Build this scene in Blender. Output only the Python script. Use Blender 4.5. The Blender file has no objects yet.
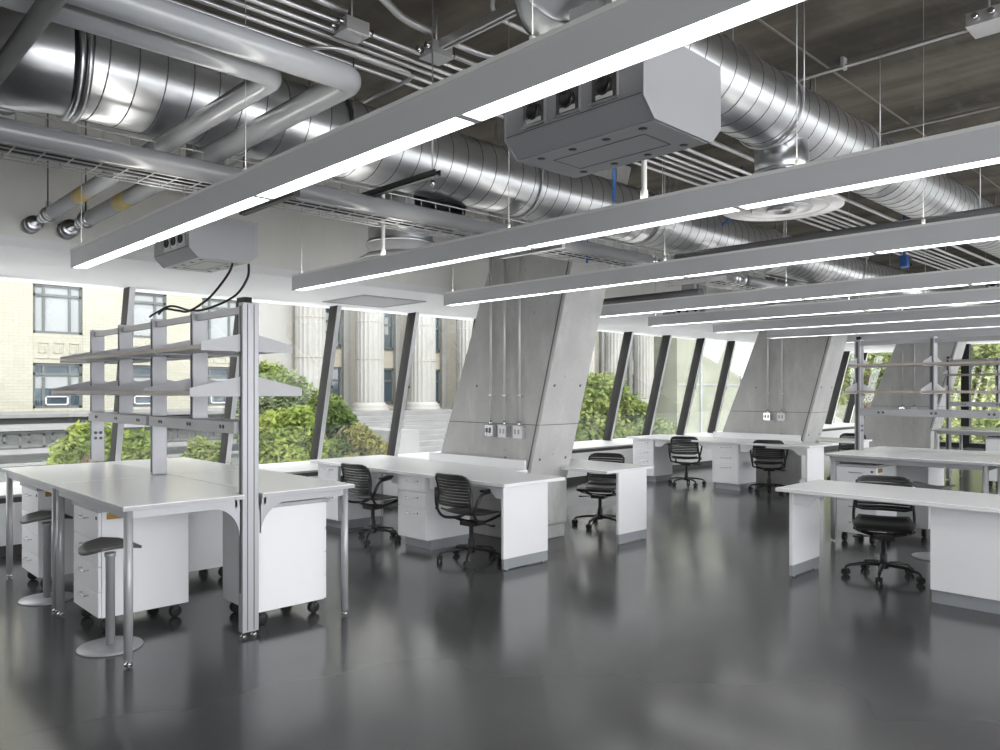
import bpy, bmesh, math, random
from mathutils import Vector, Matrix
random.seed(7)
SC = bpy.context.scene
COL = SC.collection
PI = math.pi

# ------------------------------------------------------------------ mesh helpers
class MB:
    def __init__(s): s.v = []; s.f = []; s.sm = []
    def add(s, vs, fs, smooth=False):
        o = len(s.v); s.v += [tuple(p) for p in vs]
        for f in fs: s.f.append(tuple(i + o for i in f)); s.sm.append(smooth)
        return s
    def box(s, x0, x1, y0, y1, z0, z1):
        return s.add([(x0,y0,z0),(x1,y0,z0),(x1,y1,z0),(x0,y1,z0),(x0,y0,z1),(x1,y0,z1),(x1,y1,z1),(x0,y1,z1)],
                     [(3,2,1,0),(4,5,6,7),(0,1,5,4),(1,2,6,5),(2,3,7,6),(3,0,4,7)])
    def prism(s, poly, axis, a, b, smooth=False):
        # poly: 2D points; axis: the extrusion axis. x: (y,z)  y: (x,z)  z: (x,y)
        def P(u, v, w): return {'x': (w,u,v), 'y': (u,w,v), 'z': (u,v,w)}[axis]
        n = len(poly)
        vs = [P(u,v,a) for u,v in poly] + [P(u,v,b) for u,v in poly]
        fs = [tuple(range(n))[::-1], tuple(range(n, 2*n))]
        o = len(s.v); s.v += vs
        for f in fs: s.f.append(tuple(i+o for i in f)); s.sm.append(False)
        for i in range(n):
            j = (i+1) % n; s.f.append((o+i, o+j, o+n+j, o+n+i)); s.sm.append(smooth)
        return s
    def hexa(s, b, t):  # 4 bottom points, 4 top points
        return s.add(list(b)+list(t), [(3,2,1,0),(4,5,6,7),(0,1,5,4),(1,2,6,5),(2,3,7,6),(3,0,4,7)])
    def tube(s, pts, r, seg=10, caps=True, closed=False, squash=1.0):
        P = [Vector(p) for p in pts]; n = len(P)
        rr = r if isinstance(r, (list, tuple)) else [r]*n
        tans = []
        for i in range(n):
            if closed: t = P[(i+1) % n] - P[i-1]
            elif i == 0: t = P[1]-P[0]
            elif i == n-1: t = P[-1]-P[-2]
            else: t = (P[i+1]-P[i]).normalized() + (P[i]-P[i-1]).normalized()
            tans.append(t.normalized())
        up = Vector((0,0,1)) if abs(tans[0].z) < .9 else Vector((1,0,0))
        nrm = (up - tans[0]*up.dot(tans[0])).normalized()
        vs = []
        for i in range(n):
            if i:
                q = tans[i-1].rotation_difference(tans[i]); nrm = q @ nrm
                nrm = (nrm - tans[i]*nrm.dot(tans[i])).normalized()
            bi = tans[i].cross(nrm)
            k = 1.0
            if 0 < i < n-1 and not closed:
                c = (P[i+1]-P[i]).normalized().dot(tans[i]); k = 1/max(c, .5)
            for j in range(seg):
                a = 2*PI*j/seg
                vs.append(P[i] + nrm*math.cos(a)*rr[i]*squash + bi*math.sin(a)*rr[i])
        fs = []
        m = n if closed else n-1
        for i in range(m):
            i2 = (i+1) % n
            for j in range(seg):
                k = (j+1) % seg
                fs.append((i*seg+j, i*seg+k, i2*seg+k, i2*seg+j))
        s.add(vs, fs, True)
        if caps and not closed:
            o = len(s.v)-len(vs)
            s.f.append(tuple(o+j for j in range(seg))[::-1]); s.sm.append(False)
            s.f.append(tuple(o+(n-1)*seg+j for j in range(seg))); s.sm.append(False)
        return s
    def cyl(s, p, q, r, seg=16): return s.tube([p, q], r, seg)
    def lathe(s, prof, c=(0,0,0), axis='z', seg=32, sx=1.0, sy=1.0, smooth=True):
        vs = []; n = len(prof)
        for r, h in prof:
            for j in range(seg):
                a = 2*PI*j/seg; u = r*math.cos(a)*sx; v = r*math.sin(a)*sy
                p = {'z': (u,v,h), 'x': (h,u,v), 'y': (v,h,u)}[axis]
                vs.append((p[0]+c[0], p[1]+c[1], p[2]+c[2]))
        fs = []
        for i in range(n-1):
            for j in range(seg):
                k = (j+1) % seg; fs.append((i*seg+j, i*seg+k, (i+1)*seg+k, (i+1)*seg+j))
        o = len(s.v); s.add(vs, fs, smooth)
        if prof[0][0] > 1e-4: s.f.append(tuple(o+j for j in range(seg))[::-1]); s.sm.append(False)
        if prof[-1][0] > 1e-4: s.f.append(tuple(o+(n-1)*seg+j for j in range(seg))); s.sm.append(False)
        return s
    def surf(s, grid, thick, smooth=True):
        # grid[i][j] points, made into a closed sheet of the given thickness (offset along local normal)
        R = len(grid); Cn = len(grid[0])
        G = [[Vector(p) for p in r] for r in grid]
        N = [[None]*Cn for _ in range(R)]
        for i in range(R):
            for j in range(Cn):
                a = G[min(i+1,R-1)][j]-G[max(i-1,0)][j]; b = G[i][min(j+1,Cn-1)]-G[i][max(j-1,0)]
                N[i][j] = a.cross(b).normalized()
        vs = [G[i][j]+N[i][j]*thick/2 for i in range(R) for j in range(Cn)] + [G[i][j]-N[i][j]*thick/2 for i in range(R) for j in range(Cn)]
        K = R*Cn; fs = []
        for i in range(R-1):
            for j in range(Cn-1):
                a = i*Cn+j; fs.append((a, a+Cn, a+Cn+1, a+1)); fs.append((K+a, K+a+1, K+a+Cn+1, K+a+Cn))
        s.add(vs, fs, smooth); o = len(s.v)-2*K
        ring = [j for j in range(Cn)] + [i*Cn+Cn-1 for i in range(1,R)] + [(R-1)*Cn+j for j in range(Cn-2,-1,-1)] + [i*Cn for i in range(R-2,0,-1)]
        for a, b in zip(ring, ring[1:]+ring[:1]):
            s.f.append((o+a, o+b, o+K+b, o+K+a)); s.sm.append(False)
        return s

def fillet(pts, r, n=6):
    P = [Vector(p) for p in pts]; out = [P[0]]
    for i in range(1, len(P)-1):
        a = (P[i-1]-P[i]); b = (P[i+1]-P[i]); d = min(r, a.length*.49, b.length*.49)
        p0 = P[i]+a.normalized()*d; p1 = P[i]+b.normalized()*d
        for k in range(n+1):
            t = k/n; out.append(p0*(1-t)**2 + P[i]*2*t*(1-t) + p1*t*t)
    out.append(P[-1]); return out

def mesh_of(name, mb, mat):
    me = bpy.data.meshes.new(name); me.from_pydata(mb.v, [], mb.f)
    me.polygons.foreach_set('use_smooth', mb.sm); me.materials.append(mat)
    bm = bmesh.new(); bm.from_mesh(me); bmesh.ops.recalc_face_normals(bm, faces=bm.faces); bm.to_mesh(me); bm.free()
    me.update(); return me

def obj(name, mb, mat, parent=None, loc=(0,0,0), bevel=0, label=None):
    o = bpy.data.objects.new(name, mesh_of(name, mb, mat)); COL.objects.link(o)
    o.location = loc
    if parent: o.parent = parent
    if bevel:
        m = o.modifiers.new('edge', 'BEVEL'); m.width = bevel; m.segments = 2; m.limit_method = 'ANGLE'; m.angle_limit = math.radians(50)
    if label: o['label'] = label
    return o

def tag(o, label, cat, group=None, kind=None):
    o['label'] = label; o['category'] = cat
    if group: o['group'] = group
    if kind: o['kind'] = kind
    return o

def thing(name, label, cat, loc=(0,0,0), rz=0, group=None):
    o = bpy.data.objects.new(name, None); COL.objects.link(o); o.empty_display_size = .1
    o.location = loc; o.rotation_euler = (0,0,rz); return tag(o, label, cat, group)

def wpart(t, name, mb, mat, bevel=0, label=None, top=None):
    # a part whose shape was written in world coordinates; top: the thing when t is already a part
    L = (top or t).location
    m2 = MB(); m2.v = [(x-L[0], y-L[1], z-L[2]) for x,y,z in mb.v]; m2.f = mb.f; m2.sm = mb.sm
    return obj(name, m2, mat, t, bevel=bevel, label=label)

def single(name, mb, mat, label, cat, group=None, bevel=0, kind=None):
    xs = [p[0] for p in mb.v]; ys = [p[1] for p in mb.v]; zs = [p[2] for p in mb.v]
    L = ((min(xs)+max(xs))/2, (min(ys)+max(ys))/2, min(zs))
    m2 = MB(); m2.v = [(x-L[0], y-L[1], z-L[2]) for x,y,z in mb.v]; m2.f = mb.f; m2.sm = mb.sm
    return tag(obj(name, m2, mat, None, L, bevel), label, cat, group, kind)

def struct(name, mb, mat, parent=None, bevel=0):
    o = obj(name, mb, mat, parent, bevel=bevel)
    if not parent: o['kind'] = 'structure'
    return o

def dup(root, loc=None, rz=None, label=None, group=None):
    def cp(o, par):
        c = o.copy(); COL.objects.link(c)
        if par: c.parent = par
        for ch in o.children: cp(ch, c)
        return c
    r = cp(root, None)
    if loc is not None: r.location = loc
    if rz is not None: r.rotation_euler = (0,0,rz)
    if label: r['label'] = label
    if group: r['group'] = group
    return r

# ------------------------------------------------------------------ materials
def mat(name, col, rough=.5, metal=0, spec=.5, noise=None, bump=None, coat=0, coords='Object', rnoise=None, subs=0, trans=0):
    m = bpy.data.materials.new(name); m.use_nodes = True; nt = m.node_tree; N = nt.nodes; Lk = nt.links
    b = N['Principled BSDF']; b.inputs['Base Color'].default_value = (*col, 1); b.inputs['Roughness'].default_value = rough
    b.inputs['Metallic'].default_value = metal; b.inputs['Specular IOR Level'].default_value = spec
    if coat: b.inputs['Coat Weight'].default_value = coat; b.inputs['Coat Roughness'].default_value = .1
    tc = None
    def co():
        nonlocal tc
        if tc is None: tc = N.new('ShaderNodeTexCoord')
        return tc.outputs[coords]
    def vec(scale):
        mp = N.new('ShaderNodeMapping'); mp.inputs['Scale'].default_value = scale if isinstance(scale, tuple) else (scale,)*3
        Lk.new(co(), mp.inputs['Vector']); return mp.outputs[0]
    if noise:   # list of (scale, col2, lo, hi, detail)
        prev = None
        for sc, c2, lo, hi, det in noise:
            nz = N.new('ShaderNodeTexNoise'); nz.inputs['Scale'].default_value = 1; nz.inputs['Detail'].default_value = det; nz.inputs['Roughness'].default_value = .6
            Lk.new(vec(sc), nz.inputs['Vector'])
            mr = N.new('ShaderNodeMapRange'); mr.inputs[1].default_value = lo; mr.inputs[2].default_value = hi
            Lk.new(nz.outputs['Fac'], mr.inputs[0])
            mx = N.new('ShaderNodeMix'); mx.data_type = 'RGBA'; mx.inputs[7].default_value = (*c2, 1)
            if prev is None: mx.inputs[6].default_value = (*col, 1)
            else: Lk.new(prev, mx.inputs[6])
            Lk.new(mr.outputs[0], mx.inputs[0]); prev = mx.outputs[2]
        Lk.new(prev, b.inputs['Base Color'])
    if rnoise:  # scale, lo, hi
        nz = N.new('ShaderNodeTexNoise'); nz.inputs['Scale'].default_value = 1; nz.inputs['Detail'].default_value = 4; Lk.new(vec(rnoise[0]), nz.inputs['Vector'])
        mr = N.new('ShaderNodeMapRange'); mr.inputs[1].default_value = .05; mr.inputs[2].default_value = .95
        mr.inputs[3].default_value = rnoise[1]; mr.inputs[4].default_value = rnoise[2]
        Lk.new(nz.outputs['Fac'], mr.inputs[0]); Lk.new(mr.outputs[0], b.inputs['Roughness'])
    if bump:    # scale, strength, distance
        nz = N.new('ShaderNodeTexNoise'); nz.inputs['Scale'].default_value = 1; nz.inputs['Detail'].default_value = 5; Lk.new(vec(bump[0]), nz.inputs['Vector'])
        bp = N.new('ShaderNodeBump'); bp.inputs['Strength'].default_value = bump[1]; bp.inputs['Distance'].default_value = bump[2]
        Lk.new(nz.outputs['Fac'], bp.inputs['Height']); Lk.new(bp.outputs[0], b.inputs['Normal'])
    if trans: b.inputs['Transmission Weight'].default_value = trans
    return m

def emit(name, col, s):
    m = bpy.data.materials.new(name); m.use_nodes = True; nt = m.node_tree
    nt.nodes.remove(nt.nodes['Principled BSDF']); e = nt.nodes.new('ShaderNodeEmission')
    e.inputs[0].default_value = (*col, 1); e.inputs[1].default_value = s
    nt.links.new(e.outputs[0], nt.nodes['Material Output'].inputs[0]); return m

def glass(name, tint=(.96,.97,.965), refl=.0):
    m = bpy.data.materials.new(name); m.use_nodes = True; nt = m.node_tree; N = nt.nodes; L = nt.links
    N.remove(N['Principled BSDF']); t = N.new('ShaderNodeBsdfTransparent'); t.inputs[0].default_value = (*tint, 1)
    g = N.new('ShaderNodeBsdfGlossy'); g.inputs['Roughness'].default_value = .02; g.inputs[0].default_value = (.9,.95,.95,1)
    fr = N.new('ShaderNodeLayerWeight'); fr.inputs[0].default_value = .5
    pw = N.new('ShaderNodeMath'); pw.operation = 'POWER'; pw.inputs[1].default_value = 4.5; L.new(fr.outputs['Facing'], pw.inputs[0])
    ad = N.new('ShaderNodeMath'); ad.operation = 'MULTIPLY_ADD'; ad.inputs[1].default_value = .8; ad.inputs[2].default_value = .05+refl; L.new(pw.outputs[0], ad.inputs[0])
    mx = N.new('ShaderNodeMixShader'); L.new(ad.outputs[0], mx.inputs[0]); L.new(t.outputs[0], mx.inputs[1]); L.new(g.outputs[0], mx.inputs[2])
    L.new(mx.outputs[0], N['Material Output'].inputs[0]); return m

M = {}
M['floor'] = mat('polished concrete', (.060,.061,.063), .15, spec=.7, coords='Object',
    noise=[((.5,.9,1), (.088,.089,.091), .25, .8, 2)], rnoise=((.9,.8,1), .12, .22))
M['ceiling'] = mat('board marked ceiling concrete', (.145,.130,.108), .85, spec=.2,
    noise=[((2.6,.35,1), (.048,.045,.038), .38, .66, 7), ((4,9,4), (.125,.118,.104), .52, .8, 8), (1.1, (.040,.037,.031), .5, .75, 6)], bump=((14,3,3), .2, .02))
M['concrete'] = mat('cast concrete', (.52,.515,.505), .8, spec=.25,
    noise=[(1.1, (.41,.405,.395), .35, .68, 6), ((5,5,1.6), (.58,.575,.565), .52, .75, 8), (24, (.30,.295,.29), .66, .76, 3)], bump=(16, .12, .01))
M['wall'] = mat('painted wall', (.86,.85,.81), .7, spec=.3, noise=[((1.4,1,.25), (.78,.765,.72), .45, .75, 4)])
M['soffit'] = mat('soffit paint', (.88,.88,.88), .75, spec=.3)
M['room'] = mat('white room wall', (.70,.70,.70), .8, spec=.2)
M['darkroom'] = mat('grey room wall', (.14,.14,.14), .8, spec=.2)
M['kneewall'] = mat('white knee wall', (.88,.88,.88), .5)
M['sill'] = mat('white sill', (.42,.42,.42), .35)
M['darkstrip'] = mat('dark bronze strip', (.05,.048,.045), .45)
M['mullion'] = mat('dark window frame', (.018,.0175,.017), .6, spec=.2)
M['cpipe'] = mat('painted conduit', (.62,.62,.62), .35, metal=.4)
M['mullface'] = mat('silver window cap', (.60,.60,.61), .4, metal=.6)
M['glass'] = glass('window glass')
M['white'] = mat('white laminate', (.84,.84,.85), .32, spec=.5)
M['top'] = mat('white worktop', (.83,.83,.845), .24, spec=.55)
M['cab'] = mat('white cabinet', (.82,.82,.835), .38)
M['edge'] = mat('grey edge band', (.42,.42,.43), .4)
M['kick'] = mat('grey kick plate', (.36,.38,.40), .45, metal=.3)
M['rail'] = mat('grey painted aluminium', (.60,.60,.615), .42, spec=.5)
M['alu'] = mat('anodised aluminium', (.37,.37,.39), .4, metal=.35)
M['alud'] = mat('grey slot', (.09,.09,.095), .6)
M['shelf'] = mat('grey shelf steel', (.42,.42,.44), .42)
M['maple'] = mat('wood shelf edge', (.36,.32,.27), .5, noise=[((3,3,40), (.31,.27,.23), .4, .6, 3)])
M['lamp'] = emit('lamp diffuser', (1,1,1), 8.5)
M['uplamp'] = emit('uplight lens', (1,.97,.9), 7.0)
M['galv'] = mat('galvanised duct', (.68,.69,.71), .3, metal=1, noise=[((1.6,5,5), (.56,.57,.59), .35, .7, 5)])
M['dseam'] = mat('dark duct seam line', (.13,.13,.135), .4, metal=.5)
M['seam'] = mat('duct seam', (.55,.56,.58), .3, metal=1)
M['conduit'] = mat('zinc conduit', (.62,.62,.63), .4, metal=.85)
M['steel'] = mat('polished steel', (.62,.62,.64), .16, metal=1)
M['insul'] = mat('pipe insulation jacket', (.22,.223,.233), .22, spec=.55, noise=[((1,1,1), (.19,.193,.203), .4, .7, 4)])
M['insulw'] = mat('white pipe jacket', (.34,.35,.37), .2, spec=.55)
M['darkpipe'] = mat('grey pipe jacket', (.10,.10,.105), .4)
M['box'] = mat('grey power box', (.33,.33,.345), .42, spec=.45)
M['boxplate'] = mat('bare aluminium plate', (.60,.60,.61), .35, metal=.7)
M['dark'] = mat('black plastic', (.018,.018,.018), .38, spec=.5)
M['rubber'] = mat('black rubber', (.012,.012,.012), .6)
M['seat'] = mat('dark grey seat shell', (.028,.028,.027), .32, spec=.5)
M['blackmet'] = mat('black painted steel', (.03,.03,.032), .4)
M['brass'] = mat('yellow tag', (.35,.27,.10), .6)
M['tray'] = mat('zinc wire', (.50,.50,.51), .35, metal=.6)
M['blue'] = mat('blue hose', (.02,.09,.28), .5)
M['whitepipe'] = mat('white enamel', (.78,.78,.76), .4)
M['socket'] = mat('outlet plate', (.74,.74,.73), .4)
M['stoolseat'] = mat('grey stool seat', (.085,.085,.085), .45)
M['silver'] = mat('silver powder coat', (.42,.42,.435), .38, metal=.25)
M['orange'] = mat('orange label', (.40,.22,.05), .6)
# outside
M['brick'] = None

def brick_mat(name, c1, c2, mortar, scale):
    m = bpy.data.materials.new(name); m.use_nodes = True; nt = m.node_tree; N = nt.nodes; L = nt.links; b = N['Principled BSDF']
    tc = N.new('ShaderNodeTexCoord'); sp = N.new('ShaderNodeSeparateXYZ'); cb = N.new('ShaderNodeCombineXYZ')
    L.new(tc.outputs['Object'], sp.inputs[0]); L.new(sp.outputs[0], cb.inputs[0]); L.new(sp.outputs[2], cb.inputs[1])
    br = N.new('ShaderNodeTexBrick'); br.inputs['Scale'].default_value = scale
    br.inputs['Color1'].default_value = (*c1, 1); br.inputs['Color2'].default_value = (*c2, 1); br.inputs['Mortar'].default_value = (*mortar, 1)
    br.inputs['Mortar Size'].default_value = .018; br.inputs['Brick Width'].default_value = .55; br.inputs['Row Height'].default_value = .2
    L.new(cb.outputs[0], br.inputs['Vector']); L.new(br.outputs['Color'], b.inputs['Base Color']); b.inputs['Roughness'].default_value = .85
    return m
M['brick'] = brick_mat('cream brick', (0.193, 0.188, 0.154), (0.176, 0.171, 0.138), (0.148, 0.144, 0.121), 2.0)
M['stone'] = mat('pale limestone', (0.152, 0.150, 0.141), .8, noise=[((2,2,.6), (0.126, 0.123, 0.111), .45, .75, 5)])
M['stonew'] = mat('weathered stone ledge', (0.107, 0.107, 0.107), .8, noise=[((1,3,3), (0.074, 0.076, 0.072), .45, .75, 5)])
M['stoneg'] = mat('grey green stone', (0.083, 0.089, 0.083), .8, noise=[((1,1,3), (0.061, 0.067, 0.064), .4, .7, 5)])
M['buff'] = mat('buff brick wall', (0.213, 0.198, 0.161), .85, noise=[((3,3,14), (0.187, 0.174, 0.139), .4, .65, 3)])
M['wframe'] = mat('green grey window frame', (0.038, 0.045, 0.044), .5)
M['blind'] = mat('white roller blind', (0.147, 0.156, 0.158), .6)
M['darkpane'] = mat('dark window pane', (0.022, 0.033, 0.044), .08, spec=.8)
M['palewall'] = mat('pale green facade', (0.127, 0.134, 0.104), .7, noise=[((.4,.4,1.5), (0.104, 0.111, 0.084), .4, .7, 3)])
M['street'] = mat('pale bounce paving', (.78,.78,.77), .9, noise=[(3, (.70,.70,.69), .4, .6, 4)])  # paleness raised so the unseen ground throws daylight up onto the soffit
M['bark'] = mat('tree bark', (.12,.09,.06), .9)

def leaf_mat(name, a, b):
    m = bpy.data.materials.new(name); m.use_nodes = True; nt = m.node_tree; N = nt.nodes; L = nt.links; N.remove(N['Principled BSDF'])
    tc = N.new('ShaderNodeTexCoord'); nz = N.new('ShaderNodeTexNoise'); nz.inputs['Scale'].default_value = 1.3; nz.inputs['Detail'].default_value = 6
    L.new(tc.outputs['Object'], nz.inputs['Vector']); cr = N.new('ShaderNodeValToRGB')
    cr.color_ramp.elements[0].position = .36; cr.color_ramp.elements[0].color = (*a, 1); cr.color_ramp.elements[1].position = .66; cr.color_ramp.elements[1].color = (*b, 1)
    L.new(nz.outputs['Fac'], cr.inputs[0])
    d = N.new('ShaderNodeBsdfDiffuse'); t = N.new('ShaderNodeBsdfTranslucent'); mx = N.new('ShaderNodeMixShader'); mx.inputs[0].default_value = .4
    L.new(cr.outputs[0], d.inputs[0]); L.new(cr.outputs[0], t.inputs[0]); L.new(d.outputs[0], mx.inputs[1]); L.new(t.outputs[0], mx.inputs[2])
    L.new(mx.outputs[0], N['Material Output'].inputs[0]); return m
M['leafy'] = leaf_mat('yellow green leaves', (0.091, 0.131, 0.026), (0.204, 0.239, 0.065))
M['leafg'] = leaf_mat('green leaves', (0.077, 0.113, 0.032), (0.174, 0.193, 0.070))
M['leafd'] = leaf_mat('deep green leaves', (0.038, 0.064, 0.019), (0.103, 0.129, 0.038))
M['leafp'] = leaf_mat('pale grey green leaves', (0.097, 0.129, 0.058), (0.167, 0.193, 0.097))
M['leafl'] = leaf_mat('light yellow green leaves', (0.193, 0.238, 0.084), (0.322, 0.341, 0.167))
M['leafo'] = leaf_mat('olive leaves', (0.097, 0.097, 0.032), (0.161, 0.151, 0.055))


# ------------------------------------------------------------------ the setting
struct('floor', MB().box(-5.2,24.3,-4.9,9.7,-.3,0), M['floor'])
CZ = 3.8
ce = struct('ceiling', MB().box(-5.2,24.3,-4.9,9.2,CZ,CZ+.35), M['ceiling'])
mb = MB()
for y in (2.22, -1.4, 5.8): mb.box(-5,24,y-.008,y+.008,CZ-.004,CZ)
M['joint'] = mat('pale form joint', (.17,.158,.138), .85)
struct('form_joint', mb, M['joint'], ce)
struct('wall_left', MB().box(-5.2,-5,-4.9,9.2,0,CZ), M['darkroom'])
# the side of the room behind the camera is glazed as well
struct('wall_back', MB().box(-5,24,-4.9,-4.7,0,.15).box(-5,24,-4.9,-4.7,3.55,CZ), M['room'])
for k in range(14):
    w = struct('window_%d' % (60+k), MB().box(-5+2.07*k+.06,-5+2.07*(k+1),-4.82,-4.805,.15,3.55), M['glass'])
    obj('mullion', MB().box(-5+2.07*k-.0,-5+2.07*k+.06,-4.88,-4.72,.15,3.55), M['mullion'], w)
# window side: knee wall, sill, upper wall and soffit
kw = struct('wall_window', MB().box(-5,24,8.46,8.62,0,.5), M['kneewall'])
struct('baseboard_window', MB().box(-5,24,8.445,8.46,0,.10), M['darkstrip'])
struct('trim_1', MB().box(-5,24,8.48,8.62,.5,.553), M['darkstrip'])
struct('trim_2', MB().box(-5,24,8.445,9.62,.553,.58), M['sill'], bevel=.006)
struct('wall_outer', MB().box(-5,24,9.5,9.7,-.3,.553), M['kneewall'])
struct('wall_upper', MB().box(-5,24,6.95,7.1,2.78,CZ), M['wall'])
sf = struct('trim_3', MB().box(-5,24,6.95,9.2,2.70,2.78), M['soffit'])
struct('wall_fascia', MB().box(-5,24,9.0,9.2,2.78,CZ), M['room'])
YI = lambda z: 9.30 - .25*(z-.58)      # inner face of the leaning mullions
zt = 2.70; zb = .58
MX = [2.92+1.305*k for k in range(-6,17)]
for i, x in enumerate(MX):
    x2 = x+1.305
    if x2 > 24: x2 = 24
    g = MB().hexa([(x+.03,YI(zb)+.12,zb),(x2-.03,YI(zb)+.12,zb),(x2-.03,YI(zb)+.135,zb),(x+.03,YI(zb)+.135,zb)],
                  [(x+.03,YI(zt)+.12,zt),(x2-.03,YI(zt)+.12,zt),(x2-.03,YI(zt)+.135,zt),(x+.03,YI(zt)+.135,zt)])
    w = struct('window_%d' % (i+1), g, M['glass'])
    def leanbar(xa, xb, ya, yb): return MB().hexa([(xa,YI(zb)+ya,zb),(xb,YI(zb)+ya,zb),(xb,YI(zb)+yb,zb),(xa,YI(zb)+yb,zb)],
                                                  [(xa,YI(zt)+ya,zt),(xb,YI(zt)+ya,zt),(xb,YI(zt)+yb,zt),(xa,YI(zt)+yb,zt)])
    obj('mullion', leanbar(x-.03, x+.03, .004, .20), M['mullion'], w)
    obj('mullion_cap', leanbar(x-.03, x+.03, 0, .004), M['mullface'], w)
    zc = 1.62
    obj('bracket', MB().box(x+.03,x+.055,YI(zc)-.01,YI(zc)+.03,zc-.015,zc+.015), M['mullion'], w)
# far end wall of the room: tall upright windows
ZE = 2.86
struct('trim_4', MB().box(23.0,24.3,-4.9,9.2,ZE,ZE+.1), M['soffit'])
struct('wall_end', MB().box(24.0,24.3,-4.9,9.7,ZE+.1,CZ), M['room'])
struct('trim_5', MB().box(23.9,24.3,-4.9,9.7,0,.12), M['mullion'])
YE = [7.82-1.58*k for k in range(0,8)]
for i, y in enumerate(YE):
    w = struct('window_%d' % (i+len(MX)+1), MB().box(24.09,24.105,max(y-1.5,-4.7),y-.08,.12,ZE), M['glass'])
    obj('mullion', MB().box(23.98,24.2,y-.08,y+.12,.12,ZE), M['mullion'], w)
struct('window_%d' % (len(MX)+len(YE)+1), MB().box(24.09,24.105,7.94,9.4,.12,ZE), M['glass'])
# recessed square air diffuser in the soffit
t = thing('ceiling_vent', 'flat square vent panel set in the white soffit above the windows, near the concrete column', 'vent', (5.58,8.05,2.692))
obj('frame', MB().box(-.47,.47,-.46,-.42,-.006,.008).box(-.47,.47,.42,.46,-.006,.008).box(-.47,-.43,-.42,.42,-.006,.008).box(.43,.47,-.42,.42,-.006,.008), M['alu'], t)
obj('panel', MB().box(-.40,.40,-.39,.39,-.004,.008), M['shelf'], t)

# ------------------------------------------------------------------ leaning concrete columns
def column(x0, label, lz):
    x1 = x0+.60; dy = lz
    t = thing('concrete_column', label, 'column', (x0+.3, 5.9, 0), group='leaning concrete columns')
    L = t.location
    fy = lambda z: 5.42 if z <= .62 else 5.42-.268*(z-.62)
    by = lambda z: 6.93-.40*(z-.6) if z < 2.55 else 6.15-.0*(z-2.55)
    prof = [(fy(0)+.03,0),(fy(.0)+.03,.14),(fy(.2),.16),(fy(.62),.62),(fy(CZ),CZ),(6.02,CZ),(6.02,2.85),(by(2.5),2.5),(by(.6),.6),(7.0,.0)]
    m2 = MB(); m2.prism([(y-L[1], z-L[2]) for y,z in prof], 'x', x0-L[0], x1-L[0])
    b = obj('shaft', m2, M['concrete'], t, bevel=.012)
    # form joints and tie holes cast in the faces
    jm = MB()
    for z in (1.22,):
        jm.box(x0-.002-L[0], x0-L[0]+.004, fy(z)+.01-L[1], by(z)-.01-L[1], z-.004, z+.004)
        jm.box(x0-L[0]+.01, x1-L[0]-.01, fy(z)-.003-L[1], fy(z)+.004-L[1], z-.004, z+.004)
    # long joint following the leaning front edge
    jm.hexa([(x0-.003-L[0],fy(.75)+.040-L[1],.75),(x0+.003-L[0],fy(.75)+.040-L[1],.75),(x0+.003-L[0],fy(.75)+.056-L[1],.75),(x0-.003-L[0],fy(.75)+.056-L[1],.75)],
            [(x0-.003-L[0],fy(3.4)+.040-L[1],3.4),(x0+.003-L[0],fy(3.4)+.040-L[1],3.4),(x0+.003-L[0],fy(3.4)+.056-L[1],3.4),(x0-.003-L[0],fy(3.4)+.056-L[1],3.4)])
    M.setdefault('cjoint', mat('shadowed form joint', (.15,.147,.142), .9))
    obj('form_joint', jm, M['cjoint'], b)
    hm = MB()
    for z in (.86, 1.62):
        for xx in (x0+.10, x1-.10):
            hm.lathe([(.0,0),(.015,0),(.015,.004),(.011,.004),(.011,.001),(0,.001)], (xx-L[0], 0, 0), 'y', 14)
            for k in range(len(hm.v)-14*6, len(hm.v)):
                v = hm.v[k]; zz = z+v[2]; hm.v[k] = (v[0], fy(zz)-.0035+v[1]-L[1], zz)
        for yy in ((.62, 1.05) if z > 1 else (.40,)):
            n0 = len(hm.v); hm.lathe([(.0,0),(.015,0),(.015,-.004),(.011,-.004),(.011,-.001),(0,-.001)], (x0+.001-L[0], fy(z)+yy-L[1], z), 'x', 14)
    obj('tie_hole', hm, M['cjoint'], b)
    return t
column(5.65, 'raw grey concrete column leaning inward beside the two nearest window desks', 0)
column(11.95, 'second leaning concrete column, behind the far desk with two chairs', 0)
column(18.25, 'farthest leaning concrete column, seen past the long rack of shelves', 0)
# conduits run down the column faces
def conduit_drop(x0, y, zb, label, kind, group):
    t = thing('wall_conduit', label, 'conduit', (x0-.03, y, zb), group=group)
    wpart(t, 'pipe', MB().tube([(x0-.03,y,zb+.05),(x0-.03,y,3.3)], .0135, 10), M['cpipe'])
    c = MB()
    for z in (1.52, 2.6):
        c.box(x0-.048,x0+.001,y-.034,y+.016,z-.008,z+.008)
    wpart(t, 'strap', c, M['conduit'])
    wpart(t, 'coupling', MB().tube([(x0-.03,y,zb+.045),(x0-.03,y,zb+.10)], .018, 12), M['steel'])
    bx = wpart(t, 'outlet_box', MB().box(x0-.062,x0+.001,y-.058,y+.058,zb-.07,zb+.055), M['boxplate'], .004)
    if kind == 'plate':
        p = wpart(t, 'cover_plate', MB().box(x0-.068,x0-.060,y-.06,y+.06,zb-.072,zb+.057), M['socket'], .002)
    else:
        p = wpart(t, 'cover_plate', MB().box(x0-.066,x0-.060,y-.056,y+.056,zb-.068,zb+.053), M['steel'], .002)
    s = MB()
    for dy in (-.025,.025): s.box(x0-.071,x0-.0655,y+dy-.012,y+dy+.012,zb-.03,zb+.02)
    wpart(t, 'socket_face', s, M['alud'] if kind != 'plate' else M['kick'], label=None)
    return t
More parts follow.
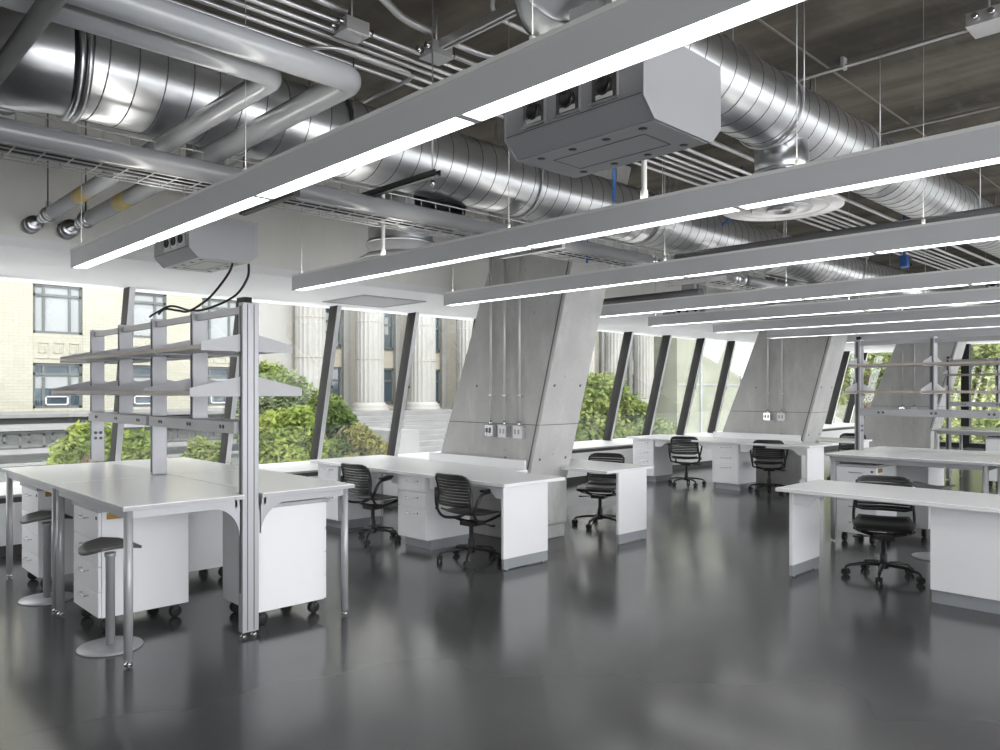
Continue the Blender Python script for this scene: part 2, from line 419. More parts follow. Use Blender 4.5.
for y, kd, w in ((5.95,'box','nearest the window, on a bare box'), (5.74,'plate','middle of three'), (5.52,'plate','nearest the aisle')):
    conduit_drop(5.65, y, 1.15, 'vertical conduit on the nearest concrete column, '+w, kd, 'conduits on the columns')
for y, kd, w in ((5.98,'box','ending in a dark socket box'), (5.74,'plate','ending in a white outlet plate')):
    conduit_drop(11.95, y, 1.15, 'vertical conduit on the second concrete column, '+w, kd, 'conduits on the columns')
for y, kd, w in ((5.98,'box','ending in a dark socket box'), (5.74,'plate','ending in a white outlet plate')):
    conduit_drop(18.25, y, 1.15, 'vertical conduit on the farthest concrete column, '+w, kd, 'conduits on the columns')
# ------------------------------------------------------------------ lab benches: tables, shelf rack, pedestals, stools
def quarter(cx, cz, r, sx, y0, y1, mbo):
    # gusset with a concave quarter-round edge in the x-z plane
    pts = [(cx, cz)] + [(cx+sx*r, cz)] + [(cx+sx*r*(1-math.sin(a)), cz-r*(1-math.cos(a))) for a in [PI/2*k/8 for k in range(1,9)]]
    mbo.prism(pts, 'y', y0, y1)
def lab_table(x0, x1, y0, y1, outer, label, group, gus):
    # outer: x of the leg side; the inner side is carried by the shelf rack posts
    t = thing('lab_table', label, 'table', ((x0+x1)/2, (y0+y1)/2, 0), group=group)
    wpart(t, 'tabletop', MB().box(x0,x1,y0,y1,.886,.914), M['top'], .003)
    wpart(t, 'edge_band', MB().box(x0-.002,x1+.002,y0-.002,y1+.002,.888,.908), M['edge'])
    xl = x0+.045 if outer < 0 else x1-.045
    f = MB(); yi = (y0+.055, y1-.055)
    f.box(xl-.015,xl+.015,y0+.04,y1-.04,.836,.886)
    for y in (y0+.04, y1-.07): f.box(x0+.03,x1-.03,y,y+.03,.836,.886)
    xin = x1-.03 if outer < 0 else x0+.03
    f.box(xin-.015,xin+.015,y0+.04,y1-.04,.836,.886)
    wpart(t, 'apron', f, M['alu'])
    for y in yi:
        lg = wpart(t, 'leg', MB().tube([(xl,y,.03),(xl,y,.884)], .025, 18), M['silver'])
        wpart(lg, 'levelling_foot', MB().lathe([(.0,0),(.022,0),(.024,.008),(.010,.014),(.010,.04)], (xl,y,0), 'z', 14), M['steel'], top=t)
    if gus:
        g = MB(); sx = -1 if outer < 0 else 1
        quarter(x1-.012 if outer < 0 else x0+.012, .840, .19, sx, y0+.045, y0+.065, g)
        wpart(t, 'gusset', g, M['alu'])
    return t
def shelf_rack(label, xc, ys, zs_floor, group, first_to_floor=True, zt=2.13, cable=False):
    # ys: y of the posts, in order from the aisle end; posts with even index stand on the floor or table, odd ones hang on the channel
    t = thing('shelf_rack', label, 'shelves', (xc, (ys[0]+ys[-1])/2, 0), group=group)
    for i, y in enumerate(ys):
        zb_ = .03 if (i == 0 and first_to_floor) else (.914 if i % 2 == 0 else 1.31)
        w = .055; d = .05 if i else .06
        p = MB()
        p.box(xc-w,xc+w,y-d/2,y+d/2,zb_,zt)
        post = wpart(t, 'post', p, M['alu'], .004)
        s = MB()   # slotted standards on the narrow faces, grooves on the wide one
        for sx in (-1,1): s.box(xc+sx*(w+.001)-.0015,xc+sx*(w+.001)+.0015,y-.012,y+.012,zb_+.25 if zb_ < .5 else zb_+.02,zt-.02)
        wpart(post, 'slot', s, M['alud'], top=t)
        if i == 0 and first_to_floor:
            g = MB()
            for gx in (-.022, .022): g.box(xc+gx-.0025,xc+gx+.0025,y-d/2-.002,y-d/2+.002,zb_+.01,zt-.01)
            wpart(post, 'groove', g, M['alud'], top=t)
            for fx in (-.035,.035):
                wpart(post, 'levelling_foot', MB().lathe([(0,0),(.02,0),(.021,.008),(.01,.012),(.01,.035)], (xc+fx,y,0), 'z', 14), M['steel'], top=t)
        if i == 0: wpart(post, 'end_cap', MB().box(xc-.03,xc+.012,y-.02,y+.02,zt,zt+.035), M['mullion'], top=t)
    for a, b in zip(ys[:-1], ys[1:]):
        wpart(t, 'top_rail', MB().box(xc-.03,xc-.0,a+.025,b-.025,zt-.065,zt-.02) if b > a else MB().box(xc-.03,xc,b+.025,a-.025,zt-.065,zt-.02), M['alu'])
    for z, hw, hh in ((1.545, .375, .115), (1.83, .305, .10)):
        for a, b in zip(ys[:-1], ys[1:]):
            lo, hi = min(a,b)+.004, max(a,b)-.004
            for sx in (-1,1):
                sh = wpart(t, 'shelf', MB().box(min(xc+sx*.06,xc+sx*hw),max(xc+sx*.06,xc+sx*hw),lo,hi,z,z+.022), M['shelf'])
                xe = xc+sx*hw
                wpart(sh, 'shelf_edge', MB().box(min(xe,xe+sx*.003),max(xe,xe+sx*.003),lo,hi,z-.002,z+.024), M['maple'], top=t, label='wood coloured shelf edge')
        for y in ys:
            for sx in (-1,1):
                pts = [(xc+sx*.052,z-.012),(xc+sx*(hw+.003),z-.012),(xc+sx*(hw+.003),z+.040),(xc+sx*.052,z+hh)]
                if sx < 0: pts = pts[::-1]
                wpart(t, 'shelf_bracket', MB().prism(pts, 'y', y-.003, y+.003), M['shelf'])
    yq = ys[-1] if ys[-1] > ys[0] else ys[0]
    o = MB()
    for dx in (-.022,.022):
        for dz in (1.13,1.18): o.lathe([(0,0),(.014,0),(.014,-.004),(.008,-.004),(.008,-.001),(0,-.001)], (xc+dx, yq-.025-(.005 if yq == ys[0] else 0), dz), 'y', 14)
    wpart(t, 'outlet_group', o, M['alud'])
    for k in range(0, len(ys)-1, 2):
        a, b = ys[k], ys[min(k+2, len(ys)-1)]
        lo, hi = min(a,b)+.03, max(a,b)-.03
        ch = wpart(t, 'power_channel', MB().box(xc-.085,xc+.085,lo,hi,1.295,1.372), M['shelf'], .003)
        for q in range(3):
            yy = lo+(hi-lo)*(.12+.36*q); o = MB()
            for sx in (-1,1):
                for dy in (-.022,.022):
                    o.lathe([(0,0),(.013,0),(.013,sx*.004),(0,sx*.004)], (xc+sx*.085, yy+dy, 1.335), 'x', 12)
            wpart(ch, 'outlet', o, M['alud'], top=t)
    return t
def pedestal(x0, x1, y0, y1, face, label, group, n=4):
    # mobile drawer pedestal on castors; face -1: drawers face -x
    t = thing('mobile_pedestal', label, 'drawer unit', ((x0+x1)/2,(y0+y1)/2,0), group=group)
    wpart(t, 'body', MB().box(x0+(.02 if face<0 else 0),x1-(.02 if face>0 else 0),y0,y1,.10,.785), M['cab'], .004)
    wpart(t, 'top_panel', MB().box(x0-.012,x1+.012,y0-.012,y1+.012,.785,.812), M['shelf'], .003)
    xf = x0 if face < 0 else x1; s = face
    H = [(.105,.265),(.269,.43),(.434,.595),(.599,.78)] if n == 4 else [(.105,.43),(.434,.60),(.604,.78)]
    for za, zb2 in H:
        d = wpart(t, 'drawer', MB().box(min(xf,xf-s*.019),max(xf,xf-s*.019),y0+.004,y1-.004,za,zb2), M['cab'], .003)
        yc = (y0+y1)/2; zz = zb2-.05
        h = MB().tube(fillet([(xf,yc-.065,zz),(xf+s*.028,yc-.065,zz),(xf+s*.028,yc+.065,zz),(xf,yc+.065,zz)], .012, 3), .0045, 8)
        wpart(d, 'handle', h, M['steel'], top=t, label='thin steel bar handle')
    pl = MB().box(x0+.05,x0+.17,y0-.001,y0,.735,.775)
    if face < 0: wpart(t, 'paper_label', pl, M['orange'], label='small orange brown label')
    tg = MB().box(min(xf,xf+s*.003),max(xf,xf+s*.003),y0+.03,y0+.05,.735,.755)
    wpart(t, 'lock', tg, M['dark'])
    for xx in (x0+.07, x1-.07):
        for yy in (y0+.06, y1-.06):
            c = wpart(t, 'castor', MB().lathe([(0,-.022),(.030,-.022),(.040,-.016),(.042,0),(.040,.016),(.030,.022),(0,.022)], (xx,yy,.042), 'y', 20), M['rubber'])
            wpart(c, 'fork', MB().box(xx-.012,xx+.012,yy-.027,yy+.027,.055,.075).box(xx-.018,xx+.018,yy-.018,yy+.018,.075,.102), M['blackmet'], top=t)
    return t
def stool(label, x, y, group, rz=0, h=.60):
    t = thing('lab_stool', label, 'stool', (x,y,0), rz, group)
    obj('base', MB().lathe([(0,0),(.182,0),(.185,.006),(.178,.014),(.10,.018),(.03,.022),(0,.022)], (0,0,0), 'z', 40), M['silver'], t)
    obj('post', MB().lathe([(.026,.02),(.026,h-.05),(.032,h-.045),(.032,h-.02)], (0,0,0), 'z', 20), M['silver'], t)
    g = []
    for i in range(15):
        u = -1+2*i/14; row = []
        w = .165*math.sqrt(max(0, 1-(abs(u)**2.4)))+.004
        for j in range(9):
            v = -1+2*j/8
            row.append((v*w, u*.18, h+.03*u*u-.016*(v*w/.165)**2+.012))
        g.append(row)
    obj('seat', MB().surf(g, .016), M['stoolseat'], t)
    return t

XB = 1.47
G1 = 'tables of the left lab bench'
lab_table(1.47,2.19,4.57,6.055,-1,'white table at the near left corner of the left bench, a stool before it',G1,True)
lab_table(2.31,3.0,4.57,6.055,1,'white table at the aisle end of the left bench, next to the tall rack post',G1,True)
lab_table(1.47,2.19,6.065,7.58,-1,'white table at the window end of the left bench, second stool before it',G1,False)
lab_table(2.31,3.0,6.065,7.58,1,'white table on the far window side of the left bench, behind the shelf rack',G1,False)
shelf_rack('grey two level shelf rack standing along the middle of the left bench', 2.25, [4.64,5.41,6.18,6.94,7.70][:5], 0, 'shelf racks on the benches')
tag(single('table_infill', MB().box(2.192,2.308,4.72,7.58,.886,.912), M['top'], 'narrow white strip between the two rows of tables of the left bench', 'worktop'), 'narrow white strip between the two rows of tables of the left bench', 'worktop')
G2 = 'mobile pedestals under the benches'
pedestal(1.56,2.14,5.32,5.86,-1,'white mobile drawer pedestal beside the nearest stool, under the left bench',G2)
pedestal(1.56,2.14,6.80,7.32,-1,'white mobile drawer pedestal by the window, behind the second stool under the left bench',G2)
pedestal(2.35,2.88,4.74,5.25,1,'white mobile pedestal with its side to the aisle, right of the tall rack post',G2)
pedestal(2.35,2.88,6.20,6.72,1,'white mobile pedestal farther back under the left bench, between the two near ones',G2)
G3 = 'stools at the benches'
stool('nearest grey saddle stool on a round base, at the left bench corner', 1.54, 5.02, G3)
stool('grey saddle stool farther along the left bench, by its middle leg', 1.55, 6.50, G3)
# paper labels on the pedestals
# ---- second and third benches, to the right
G4 = 'tables of the right lab bench'; yb = 3.37
def bench_right(x0, ye, n, word, grp, rack_label, yst):
    for k in range(n):
        y1 = ye-1.50*k; y0 = y1-1.49
        lab_table(x0,x0+.69,y0,y1,-1,'white table of the %s, front row, %s' % (word, ('end by the aisle','next along','third along')[k]),grp,False)
        lab_table(x0+.81,x0+1.5,y0,y1,1,'white table of the %s, rear row, %s' % (word, ('end by the aisle','next along','third along')[k]),grp,False)
    single('table_infill', MB().box(x0+.692,x0+.808,ye-1.5*n,ye-.09,.886,.912), M['top'], 'narrow white strip between the two table rows of the %s' % word, 'worktop')
    shelf_rack(rack_label, x0+.75, [ye-.05-.745*k for k in range(2*n+1)], 0, 'shelf racks on the benches')
bench_right(8.0, 3.37, 3, 'bench behind the front right desk', G4, 'long pale shelf rack on the bench behind the front right desk', 0)
bench_right(14.25, 4.22, 2, 'farthest bench, near the end windows', 'tables of the farthest bench', 'distant shelf rack on the farthest bench before the end windows', 0)
pedestal(8.08,8.66,2.90,3.30,-1,'white mobile drawer pedestal under the bench behind the front right desk, at its aisle end',G2)
pedestal(8.88,9.42,2.66,3.20,1,'white mobile pedestal on the far side of the bench behind the front right desk',G2)
pedestal(8.08,8.66,1.02,1.62,-1,'grey shaded pedestal under the right bench, behind the saddle stool',G2)
pedestal(14.34,14.9,2.9,3.45,-1,'white mobile pedestal under the farthest bench',G2)
stool('grey saddle stool standing at the bench behind the front right desk', 7.93, 2.33, G3, 0, .655)
# ------------------------------------------------------------------ fixed desks
def drawer_unit(x0, x1, y0, y1, face, label, group, closed_back=False):
    t = thing('drawer_cabinet', label, 'cabinet', ((x0+x1)/2,(y0+y1)/2,0), group=group)
    xf = x0 if face < 0 else x1; s = face
    wpart(t, 'body', MB().box(x0+(.02 if s<0 else 0),x1-(.02 if s>0 else 0),y0,y1,.10,.727), M['cab'])
    wpart(t, 'plinth', MB().box(x0+(.09 if s<0 else .0),x1-(.09 if s>0 else .0),y0+.01,y1-.01,0,.10), M['kick'])
    for za, zb2 in ((.105,.408),(.415,.562),(.569,.724)):
        d = wpart(t, 'drawer', MB().box(min(xf,xf-s*.019),max(xf,xf-s*.019),y0+.003,y1-.003,za,zb2), M['cab'], .003)
        yc = (y0+y1)/2; zz = zb2-.055
        wpart(d, 'handle', MB().tube(fillet([(xf,yc-.065,zz),(xf+s*.028,yc-.065,zz),(xf+s*.028,yc+.065,zz),(xf,yc+.065,zz)], .012, 3), .0045, 8), M['steel'], top=t, label='thin steel bar handle')
        wpart(d, 'lock', MB().lathe([(0,0),(.009,0),(.009,s*.003),(0,s*.003)], (xf,yc-.10,zz+.004), 'x', 10), M['dark'], top=t)
    return t
def desk(x0, y0, y1, depth, label, group, splash=None, back=False, cut=None, over=.0, panel_end=True, pw=None):
    t = thing('desk', label, 'desk', (x0+depth/2,(y0+y1)/2,0), group=group)
    pw = pw or depth-.03
    top = MB()
    top.prism(cut or [(x0-.02,y0-.05),(x0+depth+.02,y0-.05),(x0+depth+.02,y1),(x0-.02,y1)], 'z', .732, .762)
    w = wpart(t, 'worktop', top, M['top'], .004)
    pn = wpart(t, 'end_panel', MB().box(x0,x0+pw,y0,y0+.03,.10,.732), M['cab'], .003)
    wpart(pn, 'kick_plate', MB().box(x0+.004,x0+pw-.004,y0-.001,y0+.028,.012,.10), M['kick'], top=t, label='grey kick plate')
    for fx in (x0+.05, x0+pw-.05): wpart(pn, 'levelling_foot', MB().lathe([(0,0),(.018,0),(.018,.012),(0,.012)], (fx,y0+.015,0), 'z', 12), M['steel'], top=t)
    return t
GD = 'fixed white desks'
for sx, sy, nm, sm in ((0,0,'the desk before the nearest concrete column','near'), (6.3,.13,'the desk before the second concrete column','far')):
    X = 4.64+sx; Y0 = 4.75+sy; Y1 = 7.95+sy
    t = desk(X, Y0, Y1, .98, 'long white window desk with two chairs, before the %s concrete column' % ('nearest' if sx == 0 else 'second'), GD, cut=[(X-.04,Y0-.05),(X+.76,Y0-.05),(X+.80,5.40),(X+.98,5.40),(X+.98,Y1),(X-.04,Y1)], pw=.57)
    wpart(t, 'backsplash', MB().box(X+.955,X+.98,5.42,6.97,.762,.855), M['top'], .002)
    a = MB()
    for (ya, yb_) in ((Y0+.03,5.84+sy),(6.32+sy,7.42+sy)): a.box(X+.05,X+.075,ya,yb_,.695,.732)
    wpart(t, 'apron', a, M['cab'])
    for ya, q in ((Y0+.031,1),(5.835+sy,-1),(6.321+sy,1),(7.415+sy,-1)):
        P_ = [(ya,.695),(ya+q*.24,.695),(ya+q*.19,.672),(ya+q*.12,.615),(ya,.615)]
        wpart(t, 'gusset', MB().prism(P_ if q > 0 else P_[::-1], 'x', X+.052, X+.073), M['cab'])
    wpart(t, 'support_leg', MB().box(X+.90,X+.95,Y1-.08,Y1-.03,0,.732), M['silver'])
    drawer_unit(X+.02,X+.60,5.86+sy,6.31+sy,-1,'white three drawer cabinet between the two chairs, %s' % nm,'drawer cabinets under the desks')
    drawer_unit(X+.02,X+.60,7.43+sy,7.86+sy,-1,'white three drawer cabinet at the window end, %s' % nm,'drawer cabinets under the desks')
# narrower desks on the other side of each column, and the front right one
for X, Y0, Y1, lab in ((6.275,4.75,7.2,'white desk with a chair tucked behind it, just past the nearest concrete column'),
                       (12.58,4.80,7.2,'white desk past the second concrete column, mostly behind the shelf rack')):
    t = desk(X, Y0, Y1, .62, lab, GD, pw=.49, cut=[(X-.19,Y0-.0),(X+.63,Y0-.0),(X+.63,Y1),(X-.005,Y1),(X-.005,5.36),(X-.19,5.36)])
    wpart(t, 'apron', MB().box(X+.05,X+.075,7.06,Y1-.05,.655,.732), M['cab'])
    wpart(t, 'support_leg', MB().box(X+.05,X+.10,Y1-.08,Y1-.03,0,.732), M['silver'])
    drawer_unit(X+.02,X+.49,6.6,7.05,1,'white drawer cabinet at the window end of the desk past the %s column' % ('nearest' if X < 7 else 'second'),'drawer cabinets under the desks')
X = 6.22
t = desk(X, -2.0, 3.05, .56, 'white desk in the right foreground with an open knee space and a chair behind it', GD, pw=.53, cut=[(X-.15,-2.0),(X+.70,-2.0),(X+.70,2.98),(X-.15,2.98)])
wpart(t, 'side_panel', MB().box(X,X+.53,2.90,2.93,.10,.732), M['cab'], .003)
wpart(t, 'side_kick_plate', MB().box(X+.004,X+.526,2.903,2.931,.012,.10), M['kick'], label='grey kick plate')
wpart(t, 'gusset', MB().prism([(2.90,.732),(2.90,.615),(2.77,.615),(2.70,.68),(2.64,.69),(2.64,.732)], 'x', X+.012, X+.034), M['cab'])
for fx in (X+.05, X+.48): wpart(t, 'side_foot', MB().lathe([(0,0),(.018,0),(.018,.014),(0,.014)], (fx,2.915,0), 'z', 12), M['steel'])
wpart(t, 'apron', MB().box(X+.02,X+.04,1.85,2.9,.705,.732), M['cab'])
wpart(t, 'back_panel', MB().box(X,X+.02,-1.97,1.85,.10,.732), M['cab'])
wpart(t, 'back_kick_plate', MB().box(X+.03,X+.05,-1.97,1.85,.0,.10), M['kick'], label='grey kick plate')
drawer_unit(X+.025,X+.54,1.38,1.83,1,'white drawer cabinet beside the chair, under the front right desk','drawer cabinets under the desks')
# ------------------------------------------------------------------ task chairs
def task_chair(name_label, loc, rz, arms, group, spin=0):
    t = thing('task_chair', name_label, 'chair', (*loc,0), rz, group)
    # seat: a thin dished shell
    g = []
    for i in range(13):
        v = i/12; row = []
        y = -.20+.43*v
        w = .225+.012*math.sin(PI*v) - .02*(v**6) - .03*((1-v)**4)
        for j in range(11):
            u = -1+2*j/10
            row.append((u*w, y+.012*(1-u*u)*(1 if v>.5 else -1), .455-.018*(1-u*u)*math.sin(PI*min(1,v+.15))-.030*max(0,v-.78)/.22*1.0+.03*max(0,.2-v)/.2))
        g.append(row)
    obj('seat', MB().surf(g, .016), M['seat'], t)
    # backrest: frame with horizontal slats
    def bk(u, h):       # curved back surface, u -1..1, h 0..1
        z = .535+.275*h; y = -.215-.045*h+.025*math.sin(PI*h) - .045*(1-u*u)
        w = .225-.02*h*h*.8-.012*(1-h)
        return (u*w, y, z)
    bm_ = MB()
    pts = []
    for k in range(9): pts.append(bk(-1, .06+.80*k/8))
    for k in range(1,10):
        u = -1+2*k/10; a = min(1,(1-abs(u))/.25); pts.append(bk(u*.98, .88+.12*a**.5))
    for k in range(9): pts.append(bk(1, .86-.80*k/8))
    for k in range(1,10):
        u = 1-2*k/10; a = min(1,(1-abs(u))/.25); pts.append(bk(u*.98, .04-.04*a**.5))
    bm_.tube(pts, .013, 8, closed=True)
    fr = obj('backrest', bm_, M['seat'], t)
    sl = MB()
    for k in range(9):
        h0 = .05+.10*k; h1 = h0+.082
        sl.surf([[bk(-.97+1.94*j/10, h0) for j in range(11)], [bk(-.97+1.94*j/10, (h0+h1)/2) for j in range(11)], [bk(-.97+1.94*j/10, h1) for j in range(11)]], .007)
    sl.surf([[bk(-.97+1.94*j/10, .93) for j in range(11)], [bk(-.95+1.9*j/10, .985) for j in range(11)]], .007)
    obj('slat_panel', sl, M['seat'], fr)
    # side frames: sweep from the back, down under the seat and forward
    for sx in (-1,1):
        x = sx*.238
        p = fillet([(sx*.215,-.245,.68),(x,-.225,.51),(x*.98,-.16,.395),(x*.80,-.02,.375),(x*.75,.10,.39),(x*.92,.17,.425)], .08, 5)
        obj('side_frame', MB().tube(p, [.013]*len(p), 8), M['dark'], t)
        if arms:
            a = obj('armrest', MB().tube(fillet([(x,-.215,.47),(x*1.10,-.165,.60),(x*1.12,-.13,.645),(x*1.12,.02,.665)], .04, 4), .014, 8), M['dark'], t)
            gpad = [[(x*1.12+w_*(1-.35*max(0,yy-.6)/.4), -.13+.27*yy, .672+.012*math.sin(PI*yy)) for w_ in (-.03,-.015,0,.015,.03)] for yy in [k/8 for k in range(9)]]
            obj('arm_pad', MB().surf(gpad, .018), M['dark'], a)
    obj('under_frame', MB().tube(fillet([(-.19,-.02,.375),(-.10,0,.355),(.10,0,.355),(.19,-.02,.375)], .05, 4), .016, 8).box(-.08,.08,-.07,.10,.325,.362)
        .tube([(.08,.04,.345),(.20,.06,.335)], .006, 8).box(.19,.235,.045,.075,.328,.342), M['dark'], t)
    obj('gas_lift', MB().lathe([(.030,.075),(.030,.20),(.020,.205),(.020,.33)], (0,0,0), 'z', 16), M['blackmet'], t)
    bs = MB().lathe([(0,.075),(.042,.075),(.046,.10),(.042,.128),(0,.128)], (0,0,0), 'z', 18)
    for k in range(5):
        a = 2*PI*k/5+spin; c, s = math.cos(a), math.sin(a)
        bs.tube([(.03*c,.03*s,.108),(.16*c,.16*s,.106),(.27*c,.27*s,.086),(.295*c,.295*s,.072)], [.022,.019,.014,.012], 8, squash=.8)
    base = obj('star_base', bs, M['dark'], t)
    for k in range(5):
        a = 2*PI*k/5+spin; c, s = .295*math.cos(a), .295*math.sin(a); b = a+.9+k*.7
        dx, dy = math.cos(b), math.sin(b)
        m_ = MB()
        for q in (-.016,.016):
            m_.tube([(c+dx*(q-.010),s+dy*(q-.010),.029),(c+dx*(q+.010),s+dy*(q+.010),.029)], .029, 14)
        m_.tube([(c-dx*.016,s-dy*.016,.029),(c+dx*.016,s+dy*.016,.029)], .010, 8).tube([(c,s,.03),(c,s,.075)], .009, 8)
        obj('castor', m_, M['rubber'], base)
    return t
GC = 'black task chairs'
ch = task_chair('black slatted task chair at the window end of the desk before the nearest column', (4.64,6.72), -PI/2+.10, True, GC, .35)
dup(ch, (4.73,5.27,0), -PI/2+.05, 'black slatted task chair beside the end panel, at the desk before the nearest column')
dup(ch, (11.1,7.00,0), -PI/2+.42, 'black slatted task chair at the far desk, left of its middle drawer cabinet')
dup(ch, (11.25,5.62,0), -PI/2+.42, 'black slatted task chair at the far desk, right of its middle drawer cabinet')
c2 = task_chair('armless black chair tucked behind the desk just past the nearest column', (7.02,5.58), PI/2+.35, False, GC, .2)
dup(c2, (6.80,2.38,0), PI/2+.34, 'armless black chair under the front right desk, facing the camera')
dup(c2, (13.45,5.30,0), PI/2, 'distant black chair at the desk past the second column, behind the shelf rack')
# ------------------------------------------------------------------ pendant lights
RX = [1.434,3.0,4.55,6.42,7.79,9.30,10.87,12.72]
ZB, ZT = 2.355, 2.475
YEND = 5.45
nth = ['over the near edge of the left bench, nearest','over the far edge of the left bench, second','third of the row, above the desk before the nearest column',
       'fourth of the row, passing behind the nearest column','fifth of the row','sixth of the row','seventh of the row, crossing before the second column','eighth and farthest of the row']
for i, x in enumerate(RX):
    yn = -4.3
    t = thing('pendant_light', 'long grey linear pendant light '+nth[i], 'light', (x+.04,(YEND+yn)/2,ZB), group='linear pendant lights')
    w = .079
    mb = MB().box(x,x+.0025,yn,YEND,ZB,ZT).box(x+w-.0025,x+w,yn,YEND,ZB,ZT).box(x+.0025,x+w-.0025,yn,YEND,ZB+.03,ZT-.02)
    mb.box(x+.0008,x+w-.0008,YEND-.03,YEND+.0008,ZB+.0005,ZT-.0008).box(x+.0008,x+w-.0008,yn-.0008,yn+.03,ZB-.0005,ZT-.0008)
    y = YEND-.03; segs = []
    while y > yn+.1:
        y2 = max(y-1.23, yn+.03); segs.append((y2, y)); y = y2-.03
        if y > yn+.1: mb.box(x+.0008,x+w-.0008,y,y+.03,ZB+.001,ZB+.03)
    wpart(t, 'housing', mb, M['rail'])
    wpart(t, 'top_lip', MB().box(x-.004,x,yn,YEND,ZT-.012,ZT+.002).box(x+w,x+w+.004,yn,YEND,ZT-.012,ZT+.002), M['whitepipe'])
    for a, b in segs: wpart(t, 'diffuser', MB().box(x+.0025,x+w-.0025,a,b,ZB+.0055,ZB+.012), M['lamp'])
    wpart(t, 'uplight_lens', MB().box(x+.012,x+w-.012,yn+.05,YEND-.05,ZT-.018,ZT-.008), M['uplamp'])
    for yy in (5.37,3.07,1.40,-.9,-3.2):
        if yy < yn: continue
        c = wpart(t, 'suspension_cable', MB().tube([(x+.041,yy,ZT-.02),(x+.041,yy,CZ)], .002, 6), M['tray'])
        wpart(c, 'gripper', MB().tube([(x+.041,yy,ZT-.02),(x+.041,yy,ZT+.035)], .009, 8), M['whitepipe'], top=t)
    if i == 1:
        for yy, zz in ((4.285,2.95),(2.15,2.99)):
            wpart(t, 'power_stem', MB().tube([(x+.041,yy,ZT-.02),(x+.041,yy,ZT+.05),(x+.041,yy,ZT+.055),(x+.041,yy,zz)], [.018,.018,.0135,.0135], 12), M['whitepipe'], label='white power stem')
# ------------------------------------------------------------------ spiral ducts
def spiral(L, r, pitch=.137, seg=44):
    mb = MB(); n = int(L/pitch); prof = [(0,0)]
    rows = []
    for i in range(n):
        for u, dr in prof: rows.append((i+u, r+dr))
    rows.append((n, r))
    vs = []
    for q, rr in rows:
        for j in range(seg+1):
            a = 2*PI*j/seg; vs.append((min(L, max(0, (q + j/seg - .5)*pitch)), rr*math.sin(a), rr*math.cos(a)))
    fs = []
    for i in range(len(rows)-1):
        for j in range(seg): fs.append((i*(seg+1)+j, i*(seg+1)+j+1, (i+1)*(seg+1)+j+1, (i+1)*(seg+1)+j))
    return mb.add(vs, fs, True)
def seam_line(L, r, pitch=.137, seg=26):
    # the dark standing seam that winds round a spiral duct
    n = int(L/pitch)*seg; wd = .0035; vs = []; fs = []
    for i in range(n+1):
        a = 2*PI*i/seg; xx = i/seg*pitch
        for dx, dr in ((-wd,.0005),(-wd*.4,.0030),(wd*.4,.0030),(wd,.0005)): vs.append((xx+dx, (r+dr)*math.sin(a), (r+dr)*math.cos(a)))
    for i in range(n):
        for j in range(3): fs.append((i*4+j, i*4+j+1, (i+1)*4+j+1, (i+1)*4+j))
    return MB().add(vs, fs, True)
def bend(c, R, a0, a1, r, n=5, seg=36, gores=True):
    # elbow in the horizontal plane about centre c
    mb = MB(); pts = [(c[0]+R*math.cos(a0+(a1-a0)*k/n), c[1]+R*math.sin(a0+(a1-a0)*k/n), c[2]) for k in range(n+1)]
    return mb.tube(pts, r, seg, caps=False)
D1Y, D1Z, D1R = 4.23, 3.187, .245
t = thing('spiral_duct', 'large galvanized spiral duct running along the window side under the ceiling', 'duct', (10,D1Y,D1Z))
o = obj('duct_run', spiral(22.6, D1R), M['galv'], t, loc=(1.12-10,0,0))
obj('spiral_seam', seam_line(22.6, D1R+.0005), M['dseam'], o)
mb = MB()
for xx in (1.10,1.135): mb.lathe([(D1R-.01,-.012),(D1R+.022,-.012),(D1R+.022,.012),(D1R-.01,.012)], (xx,D1Y,D1Z), 'x', 44)
wpart(t, 'flange', mb, M['seam'])
# 45 degree turn towards the window wall at the left end
d = Vector((-1,1,0)).normalized(); p0 = Vector((1.10,D1Y,D1Z)); R = .42
pts = [p0, p0+Vector((-.09,.012,0)), p0+Vector((-.17,.06,0))]
pts += [pts[-1]+d*k for k in (.15,1.2,3.75)]
wpart(t, 'angled_run', MB().tube(pts, D1R, 44, caps=False), M['galv'])
mb = MB()
for k in (.16,1.25,2.3):
    q = pts[2]+d*k; mb.tube([q-d*.012,q+d*.012], D1R+.014, 44)
wpart(t, 'joint_band', mb, M['seam'])
# hangers of the duct
for k, xx in enumerate((2.6,4.3,5.9,8.3,10.7,13.1,15.5)):
    h = MB().tube([(xx,D1Y+a*.0+(D1R+.012)*math.cos(b),D1Z+(D1R+.012)*math.sin(b)) for a,b in [(0,2*PI*q/40) for q in range(40)]], .009, 6, closed=True)
    for s in (-1,1): h.tube([(xx,D1Y+s*(D1R+.015),D1Z),(xx,D1Y+s*(D1R+.015),CZ)], .005, 6)
    wpart(t, 'hanger', h, M['blackmet'] if k == 0 else M['tray'])
